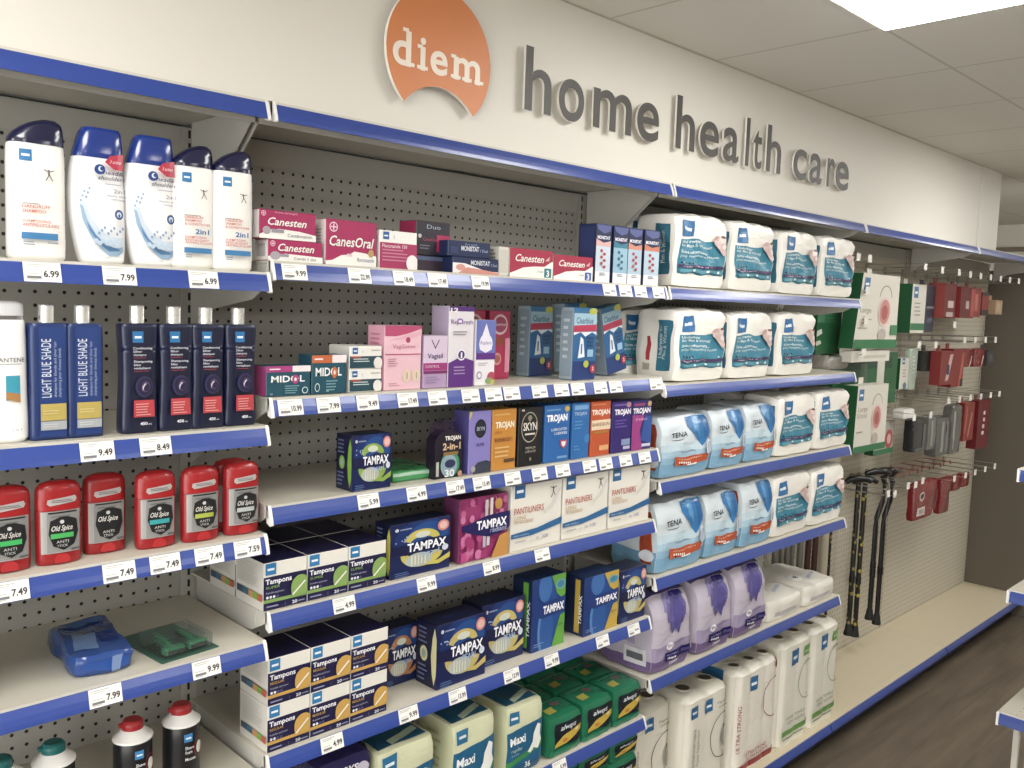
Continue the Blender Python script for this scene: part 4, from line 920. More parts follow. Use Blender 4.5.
condom(.092, '1f72c4', [('t', 'TROJAN', .06, .72, .11, 'f4f7fb', .82, dict(bold=.04)), ('r', .05, .90, .6, .93, '6faade'), ('e', .86, .92, .10, .05, 'd9c04a'), ('t', 'LUBRICATED', .25, .55, .045, 'dce9f6', .62, dict(bold=.01)), ('t', 'LUBRIFIES', .38, .48, .045, 'dce9f6', .5, dict(bold=.01)), ('p', [(.60, .38), (.90, .38), (.88, .28), (.75, .22), (.62, .28)], 'c0566a'), ('p', [(.66, .35), (.84, .35), (.82, .29), (.75, .25), (.68, .29)], 'e8e4ea'), ('r', .5, .06, .9, .10, '7fb4e4')], 'bright blue condom box, first beside the black one', .760)
condom(.066, '2277c6', [('r', .1, .88, .9, .96, '7fb8ea'), ('t', 'TROJAN', .1, .78, .06, 'cfe3f6', .7), ('e', .9, .35, .2, .08, '3f93d8')] + LINES(.1, .66, .5, 3, .06, '5aa2de', .4) + LINES(.1, .22, .4, 2, .06, '5aa2de', .4), 'narrow blue condom box beside the orange one', .862)
condom(.078, 'd9591f', [('t', 'TROJAN', .02, .76, .09, 'f6ecdf', .94, dict(bold=.04)), ('r', .02, .48, 1, .66, 'efd9b8'), ('t', 'BARESKIN', .06, .55, .06, '8a4218', .88, dict(bold=.01)), ('r', .1, .42, .9, .45, 'b8902c'), ('r', .45, .10, .92, .19, 'f0b878'), ('r', .05, .93, .7, .96, 'f0905a')], 'vivid orange condom box with pale band', .935)
condom(.084, '33207c', [('t', 'TROJAN', .12, .75, .10, 'f4f1fa', .82, dict(bold=.04)), ('r', .1, .92, .7, .95, '8d68c0'), ('e', .82, .93, .12, .055, 'c88f9a'), ('r', .5, .14, .95, .26, '8a9cc8'), ('r', .6, .06, .95, .12, 'c0b8da')] + LINES(.15, .62, .6, 3, .06, '7a5ac4', .4), 'purple condom box beside the orange one', 1.020, h=.139)
condom(.088, '2a2a78', [('p', [(0, 0), (.55, 0), (.4, .4), (.6, .7), (0, .72)], 'b03a94'), ('p', [(.45, .2), (1, .1), (1, .65), (.65, .7)], '2f5fb4'), ('t', 'TROJAN', .02, .75, .10, 'f4f1fa', .88, dict(bold=.04)), ('t', 'fire&ice', .15, .60, .06, 'f0b8dc', .6, dict(shear=.3)), ('r', .05, .90, .6, .95, 'b04a84'), ('e', .84, .93, .11, .055, 'd9b078'), ('r', .5, .06, .95, .12, 'c8cfe6')], 'pink and blue condom box at the right shelf end', 1.108, h=.137)

# fourth shelf, bay b
def tampons(acc, size, dots, n):
    w, d, h = .0925, .108, .092
    ops = [('r', 0, 0, 1, .70, '221f4e'), ('r', 0, .155, 1, .225, acc)] + LOGO(.04, .74, .24, w, h, '2f8fd0') + [('t', 'Tampons', .04, .55, .105, 'eef0f6', .60, dict(bold=.025)), ('t', size, .05, .45, .055, acc, .32, dict(bold=.01)), ('t', 'flushable applicator', .05, .35, .04, 'b7b9cf', .42)]
    ops += [('e', .08 + .075 * i, .275, .03, .03, 'dfe2ec' if i < dots else '5a5a88') for i in range(4)]
    ops += [('p', ell(.84, .40, .22, .23, 18, -55, 180) + [(.62, .30), (.66, .17), (.97, .2)], acc), ('p', [(.64, .24), (.67, .22), (.96, .47), (.94, .50)], 'e9e6e0'), ('r', .05, .07, .32, .10, '9a9cc0'), ('r', .48, .04, .485, .12, '9a9cc0'), ('t', n, .64, .05, .065, 'dfe2ec', .12, dict(bold=.02)), ('r', .78, .07, .94, .09, '9a9cc0')]
    side = LINES(.1, .90, .8, 9, .055, 'bdbcb4', .3) + [('r', .08, .20, .30, .34, '44506a'), ('r', .30, .20, .52, .34, '3f7690'), ('r', .52, .20, .68, .34, 'd99a5a'), ('r', .68, .20, .84, .34, '7fb84a'), ('r', .84, .20, 1, .34, 'd4684a')]
    return carton('tampon_box', w, d, h, 'e6e3da', side='d6d3ca', top='1f1d48', ops=ops, side_ops=side, bev=.0003)
TS = tampons('93b960', 'SUPER', 3, '20'); put(TS, -.002 + .003, .0925, 'b4', .008); tag(TS, 'navy and white store tampons box with green arc, leftmost in front', 'tampon box', 'store brand super tampons')
for (x, l) in ((.096, 'navy and white store tampons box with green arc, middle in front'), (.191, 'navy and white store tampons box with green arc, rightmost in front')):
    o = dup(TS, label=l); put(o, x, .0925, 'b4', .008)
for (x, l) in ((.001, 'navy and white store tampons box with green bars behind the leftmost one'), (.096, 'navy topped tampons box behind the middle green arc one'), (.191, 'navy topped tampons box behind the rightmost green arc one')):
    o = dup(TS, label=l); put(o, x, .0925, 'b4', .008 + .111)
o = tampax_box(.165, .118, .056, 'e3d45a', 'pearl', 2, 'e0d83a'); put(o, .298, .165, 'b4', .012); tag(o, 'dark blue tampon box with yellow lens shape on the pantiliner shelf', 'tampon box', 'navy and blue tampon boxes')
rr = random.Random(5)
w, h = .150, .148
ops = [('r', 0, 0, 1, 1, 'b03a7c')] + [('e', rr.random() * .9 + .05, rr.random() * .35 + .6, .05, .06, c) for c in ('d26a9f', '9a2a6a', 'dd86b0') * 7] + [('e', rr.random() * .45 + .05, rr.random() * .35 + .08, .07, .08, c) for c in ('d8509a', 'e07ab4', 'b83880') * 5] + [
    ('r', .48, .55, .54, .95, 'c4bcc0'), ('r', .58, .58, .64, .97, 'd8cfc8'), ('e', .76, .86, .08, .09, 'd69a4a'), ('p', [(.62, 0), (1, 0), (1, .38), (.8, .34)], 'e0a04a'), ('r', .44, .2, .50, .5, 'b8b4c4'), ('r', .52, .22, .58, .5, 'c9c4cf'),
    ('p', [(0, .60), (.2, .62), (.5, .70), (1, .72), (1, .46), (.8, .38), (.55, .36), (.3, .42), (0, .52)], '231d66'), ('t', 'TAMPAX', .30, .50, .13, 'f4f4fa', .64, dict(bold=.035)), ('t', 'radiant', .58, .42, .08, 'c4c9ea', .36, dict(shear=.2))]
o = carton('tampon_box', w, .056, h, '7a3563', side='7a3a68', top='6a2c58', ops=ops); put(o, .490, w, 'b4', .012); tag(o, 'magenta floral tampon box beside the pantiliner boxes', 'tampon box')
w, h = .178, .160
ops = LOGO(.06, .80, .20, w, h, '2b74b0') + FIG(.82, .83, .16, w, h, '3c3a38') + [('t', 'PANTILINERS', .05, .56, .10, 'd4513c', .58), ('t', 'LONG', .06, .475, .06, 'd0a56a', .22), ('t', 'PROTEGE-DESSOUS', .06, .41, .055, 'd0a56a', .36), ('p', [(0, .20), (.4, .20), (1, .29), (1, .40), (.5, .30), (0, .27)], '2b74b0'), ('p', [(.66, .5), (.84, .62), (.97, .86), (.93, .88), (.78, .66), (.62, .54)], 'd4d1cc'), ('t', 'daily comfort', .04, .225, .025, 'cfe0ee', .3), ('t', '108', .60, .12, .06, '8f97a8', .12), ('r', .08, .13, .28, .15, 'b5b5b0'), ('r', .38, .07, .385, .18, 'b5b5b0'), ('r', .48, .12, .54, .16, 'c9c6c0')]
PL = carton('pantiliner_box', w, .1, h, 'e4e0d6', ops=ops, rough=.45); put(PL, .650, w, 'b4', .008); tag(PL, 'cream pantiliners box with blue wave, left one of three', 'pantiliner box', 'cream pantiliner boxes')
for x, l in ((.834, 'cream pantiliners box with blue wave, middle one of three'), (1.020, 'cream pantiliners box with blue wave, right one of three')):
    o = dup(PL, label=l); put(o, x, w, 'b4', .008)

# fifth shelf, bay b
TR = tampons('e6b653', 'REGULAR', 2, '20')
XS = (.012, .1065, .201); nm = ('left', 'middle', 'right')
put(TR, XS[0], .0925, 'b5', .008); tag(TR, 'navy and white tampons box with yellow arc, left column, bottom row', 'tampon box', 'store brand regular tampons')
for r in range(2):
    for i in range(3):
        if r == 0 and i == 0: continue
        o = dup(TR, label='navy and white tampons box with yellow arc, %s column, %s row' % (nm[i], ('bottom', 'top')[r])); put(o, XS[i], .0925, 'b5', .008, dz=r * .0927)
o = tampax_box(.10, .135, .05, 'cf8f5a', 'compak', 4, 'cf8f5a'); put(o, .345, .10, 'b5', .095); tag(o, 'blue tampon box with copper swirl standing back in the gap', 'tampon box', 'navy and blue tampon boxes')
w = .150
o = tampax_box(w, .150, .075, 'd9c56a', 'PEARL', 6, 'd6cf9a'); put(o, .434, w, 'b5', .012); tag(o, 'large navy pearl tampon box, front left of the blue row', 'tampon box', 'navy and blue tampon boxes'); TP = o
o = dup(TP, label='large navy pearl tampon box set slightly back, second of the blue row'); put(o, .592, .145, 'b5', .036); o.scale = (.95, 1, 1.02)
def tampax_glossy(w, h, acc, d=.07):
    ops = [('r', 0, 0, 1, 1, '1f57a8'), ('e', .12, .5, .22, .6, '17408c'), ('e', .38, .26, .20, .34, '5c97d8'), ('e', .45, .26, .2, .34, '2763b4'), ('e', .38, .86, .2, .2, '3f7cc8'), ('p', [(.56, 1), (1, 1), (1, .70), (.88, .66), (.74, .74)], acc), ('p', [(.62, 0), (1, 0), (1, .44), (.86, .42), (.74, .22)], acc), ('e', .84, .86, .15, .07, '6fb4c8'), ('e', .84, .86, .11, .05, '3f8fae'),
           ('p', [(0, .50), (.3, .44), (1, .48), (1, .68), (.4, .66), (0, .60)], '1b3f8c'), ('t', 'TAMPAX', .32, .50, .105, 'f4f6fb', .64, dict(bold=.035)), ('t', 'super', .78, .28, .04, '2c4a6a', .18)] + LINES(.06, .1, .3, 2, .03, '7fa4d8', .4)
    return carton('tampon_box', w, d, h, '16305f', side='1b2c52', top='1c3560', ops=ops, side_ops=[('r', .55, .05, .80, .95, acc), ('t', 'TAMPAX', .9, .2, .14, 'dfe6f2', .5, dict(rot=1, bold=.02))], top_ops=LINES(.1, .8, .8, 5, .16, '2c4a80', .5))
o = tampax_glossy(.122, .188, '6cb83a'); put(o, .752, .122, 'b5', .024); tag(o, 'tallest blue tampon box with bright green corners', 'tampon box', 'navy and blue tampon boxes')
o = tampax_glossy(.142, .160, 'dcb93a'); put(o, .938, .142, 'b5', .012); tag(o, 'blue tampon box with yellow corners', 'tampon box', 'navy and blue tampon boxes')
o = tampax_box(.118, .150, .07, 'd9c56a', 'PEARL', 9, 'd6cf9a'); put(o, 1.088, .118, 'b5', .012); tag(o, 'narrow navy pearl tampon box at the right end of the blue row', 'tampon box', 'navy and blue tampon boxes')

# sixth shelf: maxi packs and green packs
def maxi(w, h, seed):
    ops = LOGO(.05, .76, .26, w, h, '2b7fae') + [('p', [(0, .0), (1, .0), (1, .72), (0, .66)], '1b6f9c'), ('p', [(0, .12), (1, .28), (1, .38), (.0, .2)], '3f9a52'), ('r', 0, 0, 1, .12, '1a5f8c'), ('t', 'Maxi', .06, .46, .12, 'eef4f4', .42, dict(bold=.025)), ('p', [(.55, .28), (.70, .40), (.72, .52), (.82, .66), (.92, .62), (.90, .48), (.96, .38), (.86, .26), (.74, .30), (.64, .24)], 'e9ede8'), ('t', 'regular', .08, .36, .05, 'bfe0d0', .3), ('t', '36', .5, .06, .08, 'eef4f4', .14, dict(bold=.02)), ('t', 'pads', .1, .30, .04, '9fc8da', .2)]
    top = [('r', .06, .1, .94, .9, '1c5f80'), ('p', [(.3, .1), (.9, .3), (.9, .45), (.3, .25)], 'b9cbb0')]
    return soft_pack('maxi_pad_pack', w, .14, h, 'd9dcb6', ops, LINES(.3, .8, .4, 6, .1, 'b8bb96', .4), top, n=(10, 8, 10), seed=seed, amp=.0025, top_round=.05, kind='soft', rough=.28)
o = maxi(.155, .20, 31); put(o, .278, .155, 'b6', .010); tag(o, 'pale green maxi pad pack, leftmost beside the purple bag', 'pad pack', 'pale green maxi pad packs')
o = maxi(.133, .195, 32); put(o, .492, .133, 'b6', .010); tag(o, 'pale green maxi pad pack, middle one with teal top', 'pad pack', 'pale green maxi pad packs')
o = maxi(.128, .180, 33); put(o, .668, .128, 'b6', .012); tag(o, 'pale green maxi pad pack beside the dark green packs', 'pad pack', 'pale green maxi pad packs')
o = soft_pack('pad_pack', .14, .12, .225, '2e2a5e', [('t', 'always', .15, .84, .09, 'e9e6f2', .62, dict(shear=.3, bold=.01)), ('e', .84, .84, .12, .06, 'c8c0d6'), ('r', .2, .2, .9, .6, '6a4f96')], [], [], n=(10, 6, 10), seed=41, amp=.003, kind='wrinkle', rough=.25)
put(o, .128, .14, 'b6', .02); tag(o, 'dark purple always pad bag half cut off at the bottom edge', 'pad pack')
def always_green():
    w, d, h = .125, .10, .108
    ops = [('p', [(.16, .20), (1, .20), (1, .84), (.16, .84)], '15202c'), ('t', 'always', .34, .62, .14, 'e6ecf2', .48, dict(shear=.3, bold=.015)), ('p', [(.16, .22), (.5, .24), (1, .44), (1, .60), (.7, .54), (.4, .46), (.16, .30)], 'e3c33a'), ('e', .45, .34, .08, .05, 'd98a3a'), ('e', .85, .52, .06, .04, 'f0e6a8'), ('r', 0, 0, 1, .16, '1e8f66')]
    top = [('p', [(.15, .2), (.4, .2), (.45, .5), (.2, .5)], 'b9b84a'), ('e', .62, .6, .14, .12, '6a5a58'), ('r', .1, .75, .9, .82, '2fa07a')]
    return soft_pack('pad_pack', w, d, h, '1a7f5a', ops, [('t', 'always', .2, .5, .2, '8fd0b4', .5)], top, n=(10, 8, 8), seed=51, amp=.0035, kind='wrinkle', rough=.2)
AG = always_green(); put(AG, .818, .125, 'b6', .008); tag(AG, 'dark green pad pack with yellow swoosh, front row left beside the maxi pack', 'pad pack', 'dark green pad packs')
for r in range(3):
    for i in range(3):
        if r == 0 and i == 0: continue
        nm2 = ('front', 'second', 'third')[r]; ni = ('left', 'middle', 'right')[i]
        o = dup(AG, label='dark green pad pack, %s row %s on its shelf' % (nm2, ni)); put(o, .818 + .131 * i, .125, 'b6', .008 + .104 * r)
for i in range(3):
    o = dup(AG, label='dark green pad pack on the lowest shelf, %s one' % ('left', 'middle', 'right')[i]); put(o, .818 + .131 * i, .125, 'b7', .012, dz=0)
    o2 = dup(AG, label='dark green pad pack stacked on the %s lowest one' % ('left', 'middle', 'right')[i]); put(o2, .818 + .131 * i, .125, 'b7', .012, dz=.109); o2.scale = (1, 1, .5)
    if i == 0: pass

# razors and foam cans in the left bay
o = soft_pack('razor_bag', .095, .185, .038, '2f55a0', [('r', .1, .2, .9, .7, '2c5cb4'), ('p', [(.55, .1), (.75, .1), (.8, .8), (.6, .8)], '7f9ccc')], [], [('p', [(.1, .2), (.5, .1), (.6, .5), (.2, .6)], '6f8fc0'), ('r', .62, .25, .92, .6, '1f3f8a'), ('r', .1, .8, .9, .95, '3a68b0')], n=(10, 12, 6), seed=61, amp=.0065, kind='wrinkle', rough=.15)
put(o, -.326, .09, 'a4', .034, rz=-.06); tag(o, 'crumpled blue bag of razors lying on the white shelf', 'razor bag')
root = empty('razor_tray')
mb = MB(); mb.box(-.055, .055, 0, .16, 0, .002, mat('3d6b5a', .3)); mb.build('backing_card', root)
mb = MB(); mb.box(-.048, .048, .006, .10, .002, .03, mat('cfe0d8', .1, 'clear'), bev=.006); mb.build('clear_tray', root)
for k in range(2):
    mb = MB()
    x = -.022 + .044 * k
    mb.box(x - .018, x + .018, .012, .028, .006, .018, mat('1f8f5c', .3), bev=.002); mb.box(x - .016, x + .016, .010, .013, .008, .014, mat('2a2d30', .3))
    mb.tube([(x, .03, .012), (x, .05, .016), (x + .004, .09, .012)], .005, mat('1f9a62', .3)); mb.build('razor', root)
put(root, -.195, .11, 'a4', .018, rz=.10); tag(root, 'clear tray with green razors lying on the white shelf', 'razor tray')
o = soft_pack('razor_bag', .06, .12, .04, '5a6a9a', n=(6, 6, 4), seed=62, amp=.004, kind='wrinkle', rough=.2); put(o, -.505, .06, 'a4', .04); tag(o, 'bluish bag just showing at the left picture edge', 'razor bag')
def can(capcol, lab):
    root = empty('shaving_foam_can')
    prof = [(0, -.031, .031, .031), (.003, -.0325, .0325, .0325), (.118, -.0325, .0325, .0325), (.122, -.031, .031, .031)]
    mb = MB(); mb.loft(bottle_rings(prof, 2, steps=4), mat('1b1b1f', .3))
    ops = LOGO(.36, .78, .24, .065, .12, '3f9ade') + [('t', 'Shave', .38, .66, .05, 'e6e6e6', .26, dict(bold=.01)), ('t', 'foam', .38, .59, .05, 'e6e6e6', .2, dict(bold=.01)), ('t', 'Mousse', .38, .48, .05, 'e6e6e6', .3, dict(bold=.01))] + circ(.78, .66, .15, .16, 'c9333a') + [('e', .78, .66, .09, .10, 'd8d4cc')]
    ink(mb, bottle_surf(prof, 2, .12, .98), .065, .12, ops, (12, 0), rough=.3)
    mb.build('can_body', root)
    mb = MB(); mb.loft(bottle_rings([(.1222, -.034, .034, .034), (.126, -.034, .034, .034), (.129, -.030, .030, .030), (.138, -.021, .021, .021), (.141, -.0185, .0185, .0185)], 2, steps=8), mat('e8e6e2', .3)); mb.build('shoulder', root)
    mb = MB(); mb.loft(bottle_rings([(.1412, -.019, .0185, .0185), (.151, -.019, .018, .018), (.155, -.017, .017, .016), (.158, -.015, .013, .013)], 2, steps=6), mat(capcol, .35)); mb.box(-.024, -.015, -.004, .004, .147, .154, mat(capcol, .35), bev=.001); mb.build('nozzle_cap', root)
    return root
C1 = can('c2222c', ''); put(C1, -.256, .068, 'a5', .082); tag(C1, 'black shaving foam can with red cap, left one', 'shaving foam can', 'red capped shaving foam cans')
C2 = dup(C1, label='black shaving foam can with red cap, right one'); put(C2, -.166, .068, 'a5', .085)
C3 = can('0f7c7c', ''); put(C3, -.386, .068, 'a5', .085); tag(C3, 'shaving foam can with teal cap, right one', 'shaving foam can', 'teal capped shaving foam cans')
C4 = dup(C3, label='shaving foam can with teal cap cut off at the bottom left corner'); put(C4, -.466, .068, 'a5', .085)
# ------------------------------------------------------------ price tags in the rails
def price_tag(x, bay, row, text, label, wide=.052):
    d = D[bay]; z = Z[row]
    mb = MB(); w, h = wide, .030
    T = math.radians(16.5); ct, st = math.cos(T), math.sin(T)
    def sf(u, v, o):   # leaning face of the rail
        yy = -.0016 - o; zz = -.0045 - (1 - v) * h
        return (-w / 2 + u * w, yy * ct + zz * st * .98, zz * ct + yy * -.0)
    P = [sf(0, 0, 0), sf(1, 0, 0), sf(1, 1, 0), sf(0, 1, 0)]
    Q = [(a, b + .0007, c) for a, b, c in P]
    m0 = mat('f0efea', .35)
    mb.add(P + Q, [(0, 1, 2, 3), (7, 6, 5, 4), (0, 3, 7, 4), (1, 5, 6, 2), (3, 2, 6, 7), (0, 4, 5, 1)], m0)
    ops = [('r', .08, .86, .62, .90, 'a7a7a4'), ('r', .08, .76, .50, .80, 'b5b5b2'), ('r', .08, .16, .46, .30, '77777a'), ('r', .08, .10, .36, .13, '9a9a98'), ('r', .08, .40, .40, .44, 'b5b5b2')]
    if text: ops.append(('t', text, .52, .26, .34, '3c3c40', .42, dict(bold=.03)))
    else: ops.append(('r', .55, .34, .9, .5, '9b9b9a'))
    ink(mb, sf, w, h, ops, step=.00008, base=.00012)
    o = mb.build('price_tag', loc=(x, -d - .0006, z)); tag(o, label, 'price tag', 'white price tags in the blue rails')
    return o
TG = [
 ('a', 'a1', [(-.383, '6.99', 'white price tag reading 6.99 below the largest white bottle'), (-.27, '7.99', 'price tag reading 7.99 below the left swirl bottle'), (-.131, '6.99', 'price tag reading 6.99 below the 2in1 bottles')]),
 ('a', 'a2', [(-.306, '9.49', 'price tag reading 9.49 below the second blue shade bottle'), (-.213, '8.49', 'price tag reading 8.49 below the first navy conditioning bottle')]),
 ('a', 'a3', [(-.433, '7.49', 'price tag reading 7.49 at the left picture edge under the deodorants'), (-.273, '7.49', 'glare washed price tag below the black badge deodorant'), (-.197, '7.49', 'price tag below the turquoise banded deodorant'), (-.119, '7.49', 'price tag reading 7.49 below the yellow-green banded deodorant'), (-.046, '7.59', 'price tag reading 7.59 below the grey banded deodorant')]),
 ('a', 'a4', [(-.296, '7.99', 'price tag reading 7.99 below the blue razor bag'), (-.123, '9.99', 'price tag reading 9.99 below the green razor tray')]),
 ('b', 'b1', [(.05, '9.99', 'price tag reading 9.99 below the stacked crimson boxes'), (.194, '22.99', 'price tag reading 22.99 below the CanesOral box'), (.302, '18.49', 'price tag reading 18.49 below the fluconazole box'), (.392, '17.49', 'price tag below the black and pink box'), (.515, '19.99', 'price tag below the flat navy treatment boxes'), (.964, '', 'small price tag below the first tall navy box'), (1.03, '', 'small price tag below the second tall navy box'), (1.095, '', 'small price tag below the third tall navy box'), (1.175, '', 'small price tag below the fourth tall navy box')]),
 ('b', 'b2', [(.045, '10.99', 'price tag reading 10.99 below the magenta flower pain box'), (.128, '7.99', 'price tag reading 7.99 below the orange flower pain box'), (.219, '9.49', 'price tag reading 9.49 below the stacked white and teal boxes'), (.32, '17.49', 'price tag below the light pink box'), (.401, '', 'price tag below the lilac box with magenta band'), (.496, '', 'price tag below the numeral 12 box'), (.566, '', 'price tag below the teardrop box'), (.624, '', 'price tag just right of the teardrop box'), (.718, '', 'price tag below the deep pink boxes'), (.796, '', 'price tag left of the front pregnancy test'), (.858, '', 'price tag below the left side of the front pregnancy test'), (.945, '', 'price tag just right of the front pregnancy test'), (1.007, '', 'price tag below the leaning pregnancy test'), (1.182, '', 'price tag at the right end of the second rail')]),
 ('b', 'b3', [(.226, '5.99', 'price tag reading 5.99 below the lone navy tampon box'), (.35, '4.99', 'price tag reading 4.99 below the green wipes'), (.459, '17.49', 'price tag below the domed condom tub'), (.538, '15.49', 'price tag below the lilac condom box'), (.637, '', 'price tag below the golden orange condom box'), (.729, '', 'price tag below the black condom box'), (.812, '', 'price tag below the bright blue condom box'), (.915, '', 'price tag below the narrow blue condom box'), (.98, '', 'price tag below the vivid orange condom box'), (1.064, '', 'price tag below the purple condom box'), (1.148, '', 'price tag below the pink and blue condom box')]),
 ('b', 'b4', [(.172, '4.99', 'price tag reading 4.99 below the green arc tampons'), (.384, '9.99', 'price tag below the dark blue box with yellow lens'), (.578, '8.99', 'price tag below the magenta floral tampon box'), (.749, '', 'price tag below the left pantiliners box')]),
 ('b', 'b5', [(.149, '4.99', 'price tag reading 4.99 below the yellow arc tampons'), (.343, '9.99', 'price tag reading 9.99 below the gap beside the yellow arc stack'), (.484, '13.99', 'price tag below the large front pearl box'), (.657, '13.99', 'price tag below the set back pearl box'), (.799, '9.99', 'price tag below the green cornered tampon box'), (1.0, '', 'price tag below the yellow cornered tampon box'), (1.136, '', 'price tag below the narrow pearl box')]),
 ('b', 'b6', [(.846, '5.99', 'price tag below the dark green pad packs')]),
]
for bay, row, L in TG:
    for i, (x, t, l) in enumerate(L):
        near = [abs(x - q[0]) for q in L if q[0] != x]
        price_tag(x, bay, row, t, l, min(.052, (min(near) if near else 1) - .004))

# ------------------------------------------------------------ sign
root = empty('logo_sign', (.380, -.318, 2.217)); tag(root, 'round orange emblem reading diem with a bite out of the bottom', 'wall sign')
Rr = .1385; cut_c = (-.0, -.178); cut_r = .118
pts = []
for k in range(72):
    a = math.radians(-90 + 5 * k); p = (Rr * math.cos(a), Rr * math.sin(a))
    if math.hypot(p[0] - cut_c[0], p[1] - cut_c[1]) > cut_r: pts.append(p)
# find cut start and end
a_hit = [math.atan2(p[1], p[0]) for p in pts]
first, last = pts[0], pts[-1]
arcp = []
a0 = math.atan2(last[1] - cut_c[1], last[0] - cut_c[0]); a1 = math.atan2(first[1] - cut_c[1], first[0] - cut_c[0])
for k in range(0, 25):
    a = a0 + (a1 - a0) * k / 24; arcp.append((cut_c[0] + cut_r * math.cos(a), cut_c[1] + cut_r * math.sin(a)))
outline = pts + arcp
mb = MB()
tri = geometry.tessellate_polygon([[Vector((a, b, 0)) for a, b in outline]])
n = len(outline)
V = [(a, -.022, b) for a, b in outline] + [(a, -.014, b) for a, b in outline]
mb.add(V, [tuple(t) for t in tri], mat('f28d3c', .45)); mb.add(V, [tuple(n + i for i in t) for t in tri], mat('d9d5cc', .4))
mb.add(V, [(i, (i + 1) % n, n + (i + 1) % n, n + i) for i in range(n)], mat('e6e2d8', .4))
for bx, bz in ((-.06, .03), (.06, .03)): mb.box(bx - .01, bx + .01, -.014, -.0005, bz - .01, bz + .01, mat('d9d5cc', .4))
mb.build('orange_disc', root)
def glyph_mesh(ch, xs, zs, y0, y1, face, side, bold=0.0):
    Vt, Fc, w = text_geo(ch, bold, 0, 8)
    mb = MB(); nn = len(Vt)
    A = [(x * xs, y0, y * zs) for x, y in Vt]; B = [(x * xs, y1, y * zs) for x, y in Vt]
    mb.add(A, Fc, face)
    ec = {}
    for f in Fc:
        for i in range(len(f)):
            e = (f[i], f[(i + 1) % len(f)]); ec[e] = 1
    ed = [e for e in ec if (e[1], e[0]) not in ec]
    mb.add(A + B, [(e[0], e[1], nn + e[1], nn + e[0]) for e in ed], side)
    mb.add(B, [tuple(reversed(f)) for f in Fc], side)
    return mb, w
# diem word in slab serif capped letters
wx = -.131 + .002
mface = mat('f3e6d6', .4)
for ch, x0, x1 in (('d', -.123, -.078), ('i', -.055, -.041), ('e', -.028, .017), ('m', .034, .108)):
    Vt, Fc, w = text_geo(ch, .02, 0, 8)
    mb, w = glyph_mesh(ch, (x1 - x0) / w, .0665, -.0232, -.0222, mface, mface, .02)
    ser = {'d': [], 'i': [(-.007, .006, .0405), (-.007, .020, .0)], 'e': [], 'm': [(-.008, .006, .0405), (-.007, .019, .0), (.024, .050, 0), (.058, .084, 0)]}[ch]
    if ch == 'd': ser = [(.024, .038, .0645), (.034, .054, 0)]
    for a, b, z in ser: mb.box(min(a, b), max(a, b), -.0235, -.0222, z, z + .007, mface)
    mb.build('letter', root, loc=(x0, -.0002, -.034))
root = empty('wall_lettering', (.631, -.318, 2.160)); tag(root, 'dark grey raised lettering reading home health care on the cream wall', 'wall sign')
FACE = mat('4a4744', .5); SIDE = mat('dedad0', .4)
LET = [('h', .628, .706), ('o', .732, .832), ('m', .866, 1.018), ('e', 1.038, 1.143), ('h', 1.203, 1.312), ('e', 1.337, 1.432), ('a', 1.458, 1.549), ('l', 1.575, 1.589), ('t', 1.609, 1.668), ('h', 1.696, 1.788), ('c', 1.855, 1.952), ('a', 1.976, 2.084), ('r', 2.112, 2.152), ('e', 2.163, 2.268)]
LET = [('h', .628, .716), ('o', .741, .832), ('m', .866, 1.018), ('e', 1.040, 1.135), ('h', 1.212, 1.302), ('e', 1.328, 1.424), ('a', 1.447, 1.533), ('l', 1.570, 1.590), ('t', 1.612, 1.664), ('h', 1.692, 1.782), ('c', 1.862, 1.950), ('a', 1.972, 2.060), ('r', 2.096, 2.148), ('e', 2.160, 2.262)]
for ch, x0, x1 in LET:
    _, _, w = text_geo(ch, .012, 0, 8)
    mb, _ = glyph_mesh(ch, (x1 - x0) / w, .152 / 1.085, -.020, -.014, FACE, SIDE, .012)
    bx = .5 * (x1 - x0)
    o = mb.build('letter', root, loc=(x0 - .631, 0, 0))

# ------------------------------------------------------------ hooks, hanging goods, canes
WIRE = mat('a3a097', .35, '', .5)
def hook(x, z, label, L=.262, empty_=True, rear=0.0):
    root = empty('display_hook', (x, 0, z))
    mb = MB(); mb.tube([(0, -.001, -.012), (0, -.03, -.012), (0, -L + .02, -.012), (0, -L, -.004)], .0017, WIRE, 6)
    mb.tube([(-.012, -.001, .012), (.0, -.03, .014), (0, -L + .005, .016), (0, -L, .012)], .0014, WIRE, 6)
    mb.box(-.016, .016, -.0035, -.001, -.018, .018, WIRE); mb.build('wire_arm', root)
    mb = MB(); mb.box(-.017, .017, -L - .0035, -L - .002, -.014, .016, mat('eceae4', .25), bev=.0005); mb.build('label_plate', root)
    tag(root, label, 'display hook', 'wire display hooks with white plates')
    return root
HK = hook(2.546, 1.945, 'wire hook with white plate, leftmost under the canopy above the green cartons')
